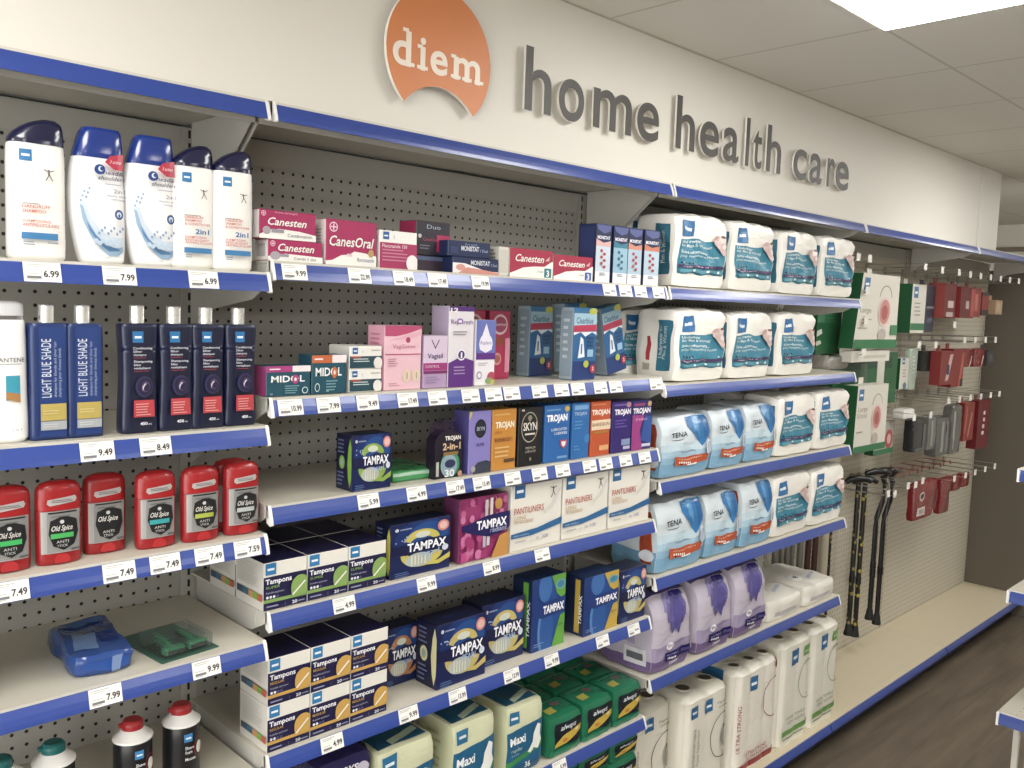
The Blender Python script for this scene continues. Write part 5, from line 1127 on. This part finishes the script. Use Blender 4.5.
pos = [(2.647, 1.945, 'wire hook under the canopy, second from left'), (3.216, 1.943, 'wire hook under the canopy, above the green and white cartons'), (3.417, 1.94, 'wire hook under the canopy, above the narrow white cartons'), (3.628, 1.94, 'wire hook under the canopy, above the first dark red pack'), (3.781, 1.937, 'wire hook under the canopy, left of the brightest plates'), (3.926, 1.937, 'wire hook under the canopy, above the second dark red pack'), (4.075, 1.937, 'wire hook under the canopy above the light red side'), (4.229, 1.937, 'wire hook under the canopy, third from the brown wall'), (4.376, 1.937, 'wire hook under the canopy, second from the brown wall'), (4.53, 1.937, 'wire hook under the canopy, nearest the brown wall'),
       (2.646, 1.82, 'wire hook in front of the upper large white carton'), (2.655, 1.70, 'wire hook in front of the lower part of the upper white carton'), (2.651, 1.574, 'wire hook below the upper white carton'), (3.624, 1.693, 'empty double wire hook below the dark red packs'), (3.21, 1.6, 'wire hook left end of the second hook row'), (3.405, 1.6, 'wire hook in the second row above the pale green pack'), (3.775, 1.62, 'wire hook in the second row above the small red packs'), (3.922, 1.62, 'wire hook in the second row, middle'), (4.073, 1.62, 'wire hook in the second row, left of the last two'), (4.227, 1.62, 'wire hook in the second row, last visible'),
       (3.217, 1.276, 'wire hook in the third row carrying the white roundish pack'), (3.41, 1.276, 'wire hook in the third row carrying the black bag'), (3.623, 1.33, 'wire hook in the third row above the grey packs'), (3.771, 1.33, 'wire hook in the third row, first of the even line'), (3.922, 1.33, 'wire hook in the third row, second of the even line'), (4.073, 1.33, 'wire hook in the third row, above the long red pack'), (4.224, 1.33, 'wire hook in the third row beyond the long red pack'), (4.362, 1.33, 'wire hook in the third row nearest the brown wall'),
       (3.375, .972, 'wire hook in the lowest row in front of the first red pouch'), (3.784, .935, 'wire hook in the lowest row over the fourth red pouch'), (3.94, .935, 'wire hook in the lowest row over the last red pouch'), (4.08, .935, 'empty wire hook in the lowest row, first past the pouches'), (4.234, .935, 'empty wire hook in the lowest row, second past the pouches'), (4.386, .935, 'empty wire hook in the lowest row nearest the brown wall'), (3.066, .950, 'wire hook under the handle between the patterned canes'), (2.995, .960, 'wire hook under the handle of the left patterned cane'), (3.207, .968, 'wire hook under the handle of the left black cane'), (3.292, .963, 'wire hook under the handle of the right black cane')]
for x, z, l in pos:
    o = dup(HK, loc=(x, 0, z), label=l)

def dk(c, f):
    return ''.join('%02x' % int(int(c[i:i + 2], 16) * f) for i in (0, 2, 4))
def hang(name, X0, X1, z0, z1, d, y, c, ops, label, cat, side=None, group=None, soft=False, rz=0.0, rx=0.0, taper=0.0, tab=True):
    w, h = (X1 - X0), z1 - z0
    if 'red' in label or cat == 'pouch': c = dk(c, .80); side = dk(side, .85) if side else None
    if soft:
        o = soft_pack(name, w, d, h, c, ops, [], [], n=(8, 5, 8), seed=int(X0 * 10), amp=.003, kind='wrinkle', rough=.25)
    else:
        mb = MB(); q = taper * w
        vs = [(-w / 2 - q, 0, 0), (w / 2, 0, 0), (w / 2, d, 0), (-w / 2 - q, d, 0), (-w / 2, 0, h), (w / 2, 0, h), (w / 2, d, h), (-w / 2, d, h)]
        mb.add(vs, [(1, 2, 6, 5), (2, 3, 7, 6), (3, 2, 1, 0), (0, 1, 5, 4), (4, 5, 6, 7)], mat(c, .4)); mb.add(vs, [(3, 0, 4, 7)], mat(side or c, .4))
        ink(mb, lambda u, v, o: (-w / 2 - q * (1 - v) + u * (w + q * (1 - v)), -o, v * h), w, h, ops)
        # hang tab with euro slot
        if tab: mb.box(-.022, .022, d - .004, d - .001, h - .002, h + .026, mat(c, .4))
        o = mb.build(name)
    o.location = ((X0 + X1) / 2, y, z0); o.rotation_euler = (rx, 0, rz)
    tag(o, label, cat, group); return o
GR = '1f6b3f'
def wound(ru=.13, rv=.17, cu=.60, cv=.50):
    return [('p', ell(cu, cv + .2, .16, .16, 12, 0, 180) + ell(cu, cv + .2, .15, .15, 12, 180, 0), '6f6660'), ('e', cu, cv, ru * 1.25, rv * 1.2, 'e5c9c2'), ('e', cu, cv, ru, rv, 'd08f88'), ('e', cu, cv - .01, ru * .6, rv * .6, 'b7615c'), ('e', cu - .02, cv - .32, .10, .09, 'b9ada4')]
hang('first_aid_carton', 2.452, 2.66, 1.565, 1.79, .07, -.16, GR, [('r', .02, .55, .3, .8, '4d8f68')] + LINES(.35, .8, .5, 5, .06, '3a8a5c', .4) + [('p', [(0, .3), (.22, .36), (.18, .44), (0, .4)], 'cfd6c8'), ('p', [(0, .14), (.2, .18), (.16, .24), (0, .22)], 'cfd6c8')], 'large dark green carton behind the end of the top pad shelf', 'first aid carton', group='green and white first aid cartons')
hang('first_aid_carton', 2.635, 2.99, 1.590, 1.89, .06, -.25, 'd9d4c8', LOGO(.06, .78, .14, .35, .3, '3f7fb4') + [('t', 'Large', .05, .48, .07, 'aaa59a', .26, dict(bold=.02)), ('r', .12, .38, .34, .40, 'a9a499'), ('r', .04, .26, .26, .28, 'a9a499')] + wound(cu=.64) + [('r', .82, .18, 1, .32, '3f8a5c'), ('r', 0, 0, 1, .12, '2f8050')], 'upper large white carton with oval pink picture and green foot', 'first aid carton', side=GR, group='green and white first aid cartons', taper=.16)
hang('first_aid_carton', 2.60, 2.96, 1.535, 1.580, .05, -.24, 'd9d5ca', [('r', .3, .3, .9, .6, 'c3beb2')], 'narrow white carton under the green foot of the upper white carton', 'first aid carton', tab=False, group='green and white first aid cartons')
hang('first_aid_carton', 2.66, 3.30, 1.33, 1.56, .05, -.14, GR, [('r', .1, .7, .9, .9, '2a5240'), ('r', .4, .2, .5, .8, '58725c')] + [('r', .66, .05, .78, .95, 'd4d0c4')], 'wide dark green carton between the two large white cartons', 'first aid carton', group='green and white first aid cartons')
hang('first_aid_carton', 3.11, 3.20, 1.655, 1.873, .05, -.15, 'dcd8cc', [('r', 0, .1, 1, .24, '3f8a5c')] + LINES(.3, .8, .5, 3, .1, '9a958a', .3), 'narrow white carton right of the upper large white one', 'first aid carton', side='d0ccc0', group='green and white first aid cartons')
hang('first_aid_carton', 3.335, 3.50, 1.65, 1.875, .07, -.17, 'dcd8cc', LOGO(.12, .72, .3, .165, .22, '3f7fb4') + [('r', 0, .06, 1, .2, '3f8a5c')] + LINES(.2, .6, .5, 4, .08, '9a958a', .3), 'white carton with a green side next to the dark navy pack', 'first aid carton', side=GR, group='green and white first aid cartons')
hang('first_aid_carton', 2.68, 2.975, 1.16, 1.437, .06, -.24, 'd9d4c8', LOGO(.05, .78, .15, .3, .27, '3f7fb4') + [('t', 'Large', .05, .62, .07, 'aaa59a', .3, dict(bold=.01)), ('t', 'Grand', .03, .52, .07, 'aaa59a', .3, dict(bold=.01)), ('r', .04, .30, .24, .32, '9a958a')] + wound(cu=.66) + [('r', 0, 0, 1, .10, '2f8050')], 'lower large white carton with oval pink picture', 'first aid carton', side=GR, group='green and white first aid cartons', taper=.04)
hang('first_aid_carton', 3.08, 3.29, 1.10, 1.245, .04, -.15, 'dcd8cc', LOGO(.12, .7, .25, .17, .14, '3f7fb4') + [('e', .75, .45, .2, .3, 'c9564e'), ('e', .75, .45, .1, .16, 'e3c4bc'), ('r', 0, 0, 1, .16, '2f8050')], 'small white carton with red circle beside the lower large white one', 'first aid carton', side=GR, group='green and white first aid cartons')
hang('first_aid_carton', 3.36, 3.46, 1.385, 1.53, .05, -.13, 'dcd8cc', LOGO(.2, .8, .3, .1, .14, '3f7fb4') + LINES(.3, .6, .4, 3, .1, '9a958a', .3) + [('e', .6, .1, .2, .12, '5f8a9c')], 'small slim white carton in the second row on a green edge', 'first aid carton', side=GR, group='green and white first aid cartons')
hang('hanging_pack', 3.475, 3.56, 1.375, 1.575, .03, -.13, 'b4c4b4', LINES(.3, .8, .4, 5, .1, 'd4dccf', .4), 'pale green translucent pack in the second row', 'hanging pack', soft=True)
RP = 'small red care packs on hooks'; DP = 'dark packs on hooks'
hang('hanging_pack', 3.53, 3.64, 1.655, 1.878, .05, -.16, '2b3142', [('r', .1, .5, .9, .55, '7f8696'), ('r', .2, .2, .8, .3, '59617a')], 'dark navy pack beside the white and green carton', 'hanging pack', group=DP)
hang('hanging_pack', 3.643, 3.70, 1.655, 1.87, .035, -.117, '777c7c', [('r', .2, .5, .8, .9, 'b8c0c0')], 'slim grey pack beside the dark navy one', 'hanging pack', group=DP)
hang('hanging_pack', 3.655, 3.80, 1.724, 1.892, .08, -.20, '9a1f28', [('r', .3, .30, .8, .5, 'cfb8b4'), ('r', .2, .04, .8, .18, 'bfa8a4')], 'first dark red pack with two pale squares under the canopy', 'hanging pack', side='c9554c', group=RP)
hang('hanging_pack', 3.865, 4.06, 1.728, 1.884, .08, -.20, '97202b', [('r', .4, .3, .62, .55, 'c9b4b0'), ('r', .75, .05, 1, .95, 'cf5a50')], 'second dark red pack with one pale square under the canopy', 'hanging pack', side='b83a3a', group=RP)
hang('hanging_pack', 4.08, 4.19, 1.736, 1.884, .06, -.19, 'c8504a', [('r', .2, .2, .6, .8, 'd77a70')], 'light red pack third under the canopy', 'hanging pack', group=RP)
hang('hanging_pack', 4.21, 4.31, 1.745, 1.868, .06, -.19, 'c4463e', [('r', 0, 0, 1, .25, '2b2a2c'), ('r', 0, .85, 1, 1, '33343a')], 'red and black pack near the brown wall', 'hanging pack', group=RP)
hang('hanging_pack', 4.36, 4.47, 1.755, 1.830, .05, -.21, 'b99a78', [('r', .2, .2, .7, .8, 'cbb091')], 'small tan box hanging nearest the brown wall', 'hanging pack')
hang('hanging_pack', 3.585, 3.70, 1.465, 1.563, .04, -.16, '2f302e', [('r', .5, .1, .9, .9, '77786c')], 'black pack at the left of the second row reds', 'hanging pack', group=DP)
hang('hanging_pack', 3.625, 3.79, 1.40, 1.565, .05, -.215, 'b52a28', [('p', [(.40, .1), (.65, .15), (.95, .9), (.7, .9)], 'cdb0a8'), ('r', .5, .3, .7, .6, '3a3f6a')], 'red pack with slanted pale stripe in the second row', 'hanging pack', group=RP)
hang('hanging_pack', 3.82, 3.98, 1.382, 1.572, .06, -.20, 'bb2424', [('p', [(.6, 0), (.75, 0), (1, .9), (.85, .9)], 'd86a5a'), ('r', .75, 0, 1, .2, '3a2a28')], 'largest red pack in the second row', 'hanging pack', group=RP)
hang('hanging_pack', 4.02, 4.17, 1.475, 1.57, .05, -.18, 'b92a2a', [('p', [(.6, 0), (.7, 0), (.95, .6), (.85, .6)], 'e0d0c8')], 'shorter red pack with pale curve, second row', 'hanging pack', soft=True, group=RP)
hang('hanging_pack', 4.20, 4.35, 1.472, 1.57, .05, -.18, 'b42828', [('p', [(.6, 0), (.7, 0), (.95, .6), (.85, .6)], 'e0d0c8')], 'last red pack in the second row', 'hanging pack', soft=True, group=RP)
hang('hanging_pack', 4.39, 4.50, 1.472, 1.562, .05, -.18, '3c3c3c', [('r', .3, .3, .7, .7, '66665f')], 'black pack at the right end of the second row', 'hanging pack', group=DP)
hang('hanging_pack', 3.24, 3.36, 1.262, 1.305, .05, -.21, 'e6e4de', [], 'white roundish pack in the third row', 'hanging pack', soft=True)
hang('hanging_pack', 3.40, 3.55, 1.09, 1.255, .05, -.2, '24262a', [('r', .1, .02, .9, .1, '50545a'), ('r', .7, .1, .9, .8, '5a5d5c')], 'black bag hanging in the third row', 'hanging pack', soft=True, group=DP)
hang('hanging_pack', 3.575, 3.67, 1.085, 1.252, .05, -.2, '6b6c68', [('r', .3, .1, .6, .9, '90918b')], 'grey clear pack right of the black bag', 'hanging pack', soft=True, group=DP)
hang('hanging_pack', 3.69, 3.86, 1.04, 1.24, .06, -.2, '585a57', [('r', .3, .1, .5, .9, '8d8e86'), ('r', .7, .1, .8, .9, '7b7c75')], 'wide dark grey pack in the third row', 'hanging pack', soft=True, group=DP)
hang('hanging_pack', 3.885, 4.02, 1.035, 1.29, .05, -.2, '767670', [('r', .1, .1, .3, .9, '969690')], 'tall light grey pack before the red packs, third row', 'hanging pack', soft=True, group=DP)
hang('hanging_pack', 4.05, 4.20, 1.09, 1.29, .05, -.2, 'c03428', [('p', [(.4, .1), (.5, .1), (.8, .7), (.7, .75)], 'd9a08c'), ('p', [(.1, .2), (.2, .2), (.3, .9), (.2, .9)], 'da7a66')], 'bright red pack beside the grey ones, third row', 'hanging pack', group=RP)
hang('hanging_pack', 4.26, 4.44, 1.03, 1.29, .05, -.2, '9c1a26', [('r', .45, .70, .62, .78, 'e0d0d0'), ('r', .45, .56, .62, .64, 'e0d0d0'), ('r', .42, .42, .6, .50, 'e0d0d0'), ('r', .4, .28, .58, .36, 'e0d0d0')], 'long deep red pack with pale vertical letters, third row', 'hanging pack', group=RP)
PG = 'red pouches in the lowest hook row'
for (a, b, z0, z1, y, l) in ((3.36, 3.60, .775, .955, -.24, 'front red pouch with round emblem and white barcode label, lowest row'), (3.615, 3.76, .775, .935, -.20, 'second red pouch in the lowest row'), (3.775, 3.90, .745, .925, -.21, 'third red pouch, narrow with black foot, lowest row'), (3.925, 4.045, .825, .905, -.17, 'fourth red pouch, short, lowest row'), (4.06, 4.17, .82, .9, -.17, 'fifth red pouch, short, lowest row'), (4.19, 4.30, .825, .9, -.17, 'last red pouch in the lowest row')):
    ops = [('p', [(.6, .0), (.75, .0), (.98, .6), (.85, .7)], '6a2020')]
    if a < 3.5: ops = [('e', .36, .62, .14, .14, 'c9b8b4'), ('e', .36, .62, .09, .09, '4a3a48'), ('r', .14, .10, .52, .34, 'e6dcd6')] + [('r', .18 + .05 * i, .14, .20 + .05 * i, .30, '5a4a48') for i in range(6)]
    hang('red_pouch', a, b, z0, z1, .035, y, 'b4242a', ops, l, 'pouch', soft=True, group=PG)
for k, x in enumerate((3.45, 3.62, 3.77, 3.92, 4.06)):
    mb = MB(); mb.tube([(-.05, 0, 0), (-.045, 0, .02), (.045, 0, .02), (.05, 0, 0)], .0022, mat('c04a44', .3)); mb.tube([(0, 0, .02), (0, .12, .02)], .002, mat('c04a44', .3))
    o = mb.build('red_hook_loop', loc=(x, -.13, .955)); tag(o, ('red wire loop over the front red pouch', 'red wire loop over the second red pouch', 'red wire loop over the third red pouch', 'red wire loop over the fourth red pouch', 'red wire loop over the fifth red pouch')[k], 'wire loop', 'red wire loops of the lowest row')

# canes
def cane_mat(name, base, c2):
    m = bpy.data.materials.new(name); m.use_nodes = True; nt = m.node_tree; b = nt.nodes['Principled BSDF']; b.inputs['Roughness'].default_value = .35
    tc = nt.nodes.new('ShaderNodeTexCoord'); v = nt.nodes.new('ShaderNodeTexVoronoi'); v.inputs['Scale'].default_value = 38
    lt = math_node(nt, 'LESS_THAN', v.outputs['Distance'], .33)
    mx = nt.nodes.new('ShaderNodeMix'); mx.data_type = 'RGBA'; mx.inputs['A'].default_value = lin(base); mx.inputs['B'].default_value = lin(c2)
    nt.links.new(tc.outputs['Object'], v.inputs['Vector']); nt.links.new(lt, mx.inputs['Factor']); nt.links.new(mx.outputs['Result'], b.inputs['Base Color'])
    return m
CM1 = cane_mat('gold_flecked_cane', '1c1b18', '8d7f4a'); CM2 = cane_mat('gold_leaf_cane', '1d1a14', 'b0a046'); BLK = mat('17171a', .35)
def cane(x, y, ztop, zbot, m, label, offset_=False, hm=None):
    root = empty('walking_cane', (x, y, zbot)); H = ztop - zbot
    mb = MB()
    if offset_:
        mb.tube([(0, 0, .04), (0, 0, H - .26), (0, 0, H - .22), (.012, -.03, H - .14), (.014, -.035, H - .06), (.012, -.02, H - .025)], .0115, m, 10)
        mb.tube([(0, 0, H - .5), (0, 0, H - .46)], .0135, BLK, 10)
    else:
        mb.tube([(0, 0, .04), (0, 0, H - .02)], .0115, m, 10)
    mb.tube([(0, 0, .245), (0, 0, .275)], .0135, BLK, 10)
    mb.build('shaft', root)
    mb = MB()
    if offset_: mb.tube([(.012, -.03, H - .03), (.010, -.045, H - .008), (0, -.02, H), (-.01, .03, H), (-.015, .07, H - .012)], [.012, .014, .015, .015, .012], hm or BLK, 10)
    else: mb.tube([(.0, -.055, H - .012), (0, -.03, H), (0, .0, H), (0, .04, H - .005), (0, .06, H - .02)], [.011, .014, .015, .014, .011], hm or BLK, 10)
    mb.build('handle', root)
    mb = MB(); mb.loft([[(r * math.cos(k * math.pi / 7), r * math.sin(k * math.pi / 7), z) for k in range(14)] for z, r in ((0, .021), (.006, .021), (.03, .016), (.05, .013))], mat('151515', .6)); mb.build('rubber_tip', root)
    tag(root, label, 'walking cane', 'walking canes hanging on the cream pegboard')
    return root
cl = []
for a in ((3.022, -.12, 1.000, .285, CM1, 'dark gold-flecked walking cane, left of the patterned pair'), (3.090, -.12, .990, .262, CM2, 'black and gold leaf walking cane, right of the patterned pair'),
          (3.239, -.12, 1.010, .307, BLK, 'plain black offset walking cane, left of the black pair', True), (3.325, -.12, 1.005, .264, BLK, 'plain black offset walking cane, right of the black pair', True)):
    cane(*a).rotation_euler = (0, 0, .8)
GREY = mat('8f8f88', .3, '', .6); BRN = mat('4a2a24', .35); CRM = mat('b9b09a', .4)
for x, m, r, l, zt, zb in ((2.474, GREY, .013, 'grey metal cane shaft hanging behind the pad shelves, leftmost', .98, .32), (2.53, GREY, .010, 'thin grey cane shaft, second behind the pad shelves', .98, .32), (2.575, GREY, .012, 'grey cane shaft, third behind the pad shelves', .98, .32), (2.62, GREY, .010, 'grey cane shaft, fourth behind the pad shelves', .98, .32),
                   (2.69, GREY, .014, 'thick grey cane shaft beside the brown pair', .98, .32), (2.762, BRN, .013, 'dark brown cane shaft, left of the brown pair', .98, .32), (2.826, BRN, .013, 'dark brown cane shaft, right of the brown pair', .98, .32), (2.912, CRM, .020, 'thick cream crutch shaft beside the dark thin cane', .98, .34), (2.972, CM1, .006, 'thin dark cane shaft just left of the patterned canes', .98, .285)):
    root = empty('walking_cane', (x, -.032, zb))
    mb = MB(); mb.tube([(0, 0, .03), (0, 0, zt - zb - .02)], r, m, 10); mb.build('shaft', root)
    mb = MB(); mb.tube([(-.018, -.0, zt - zb - .006), (0, 0, zt - zb), (.018, .0, zt - zb - .004)], r * 1.15, BLK, 10); mb.build('handle', root)
    mb = MB(); mb.loft([[(rr_ * math.cos(k * math.pi / 6), rr_ * math.sin(k * math.pi / 6), z) for k in range(12)] for z, rr_ in ((0, r * 1.45), (.006, r * 1.45), (.035, r * 1.15))], mat('151515', .6)); mb.build('rubber_tip', root)
    tag(root, l, 'walking cane', 'canes half hidden behind the pad shelves')
# clear crumpled bag at shelf end
o = soft_pack('plastic_bag', .20, .12, .055, '8d8a82', n=(12, 8, 6), seed=77, amp=.012, kind='wrinkle', rough=.12); o.location = (2.555, -.20, 1.505); tag(o, 'crumpled clear grey plastic bag below the large green carton', 'plastic bag')

# ------------------------------------------------------------ opposite end display
root = empty('end_display', (1.92, -1.05, 0)); tag(root, 'white end display unit with blue rails at the right picture edge', 'end display')
OP = (1.92, -1.05)
def oz(mb): 
    mb.v = [(a - OP[0], b - OP[1], c) for a, b, c in mb.v]; return mb
for z in (1.31, .963, .605, .29):
    mb = MB(); mb.box(1.92, 2.32, -1.95, -1.05, z - .004, z, M_PAINT, top=M_PANEL); mb.box(1.92, 1.935, -1.95, -1.05, z - .036, z - .004, M_PAINT); mb.box(1.935, 2.3, -1.0535, -1.05, z - .036, z - .004, M_PAINT)
    oz(mb).build('shelf_panel', root)
    mb = MB(); prof = [(1.9195, z - .0045), (1.913, z - .018), (1.909, z - .0345), (1.915, z - .0345), (1.9205, z - .01)]
    mb.loft([[(x, y, zz) for x, zz in prof] for y in (-1.944, -1.056)], mat('2f4a9c', .3), smooth=False); oz(mb).build('price_rail', root)
    mb = MB(); mb.box(1.907, 1.922, -1.056, -1.050, z - .037, z, M_WHITE); oz(mb).build('rail_end_cap', root)
mb = MB(); mb.box(2.32, 2.35, -1.97, -1.03, 0.001, 1.6, M_PAINT); oz(mb).build('back_panel', root)
mb = MB(); mb.box(1.97, 2.32, -1.93, -1.09, 0.001, .25, mat('bfbab0', .5)); oz(mb).build('base', root)
mb = MB(); mb.box(1.955, 1.97, -1.10, -1.085, .25, .60, M_PAINT); oz(mb).build('post', root)
# ------------------------------------------------------------ camera
cam = bpy.data.cameras.new('camera'); co = bpy.data.objects.new('camera', cam); COL.objects.link(co)
cam.sensor_fit = 'HORIZONTAL'; cam.sensor_width = 36; cam.lens = 884.2429 / 1024 * 36; cam.clip_start = .02
yaw, pit, rol = -.7789, -.0894, .0347
F = Vector((-math.sin(yaw) * math.cos(pit), math.cos(yaw) * math.cos(pit), math.sin(pit)))
R = Vector((math.cos(yaw), math.sin(yaw), 0)); U = R.cross(F)
R2 = R * math.cos(rol) + U * math.sin(rol); U2 = -R * math.sin(rol) + U * math.cos(rol)
from mathutils import Matrix
M = Matrix((R2, U2, -F)).transposed().to_4x4(); M.translation = Vector((-.8138, -1.7902, 1.5263 + ZO))
co.matrix_world = M
sc = bpy.context.scene; sc.camera = co
sc.view_settings.view_transform = 'Standard'; sc.view_settings.look = 'None'; sc.view_settings.exposure = 0.0; sc.view_settings.gamma = 1
sc.view_settings.use_curve_mapping = False
sc.cycles.max_bounces = 8; sc.cycles.diffuse_bounces = 4; sc.cycles.glossy_bounces = 3; sc.cycles.caustics_reflective = False; sc.cycles.caustics_refractive = False
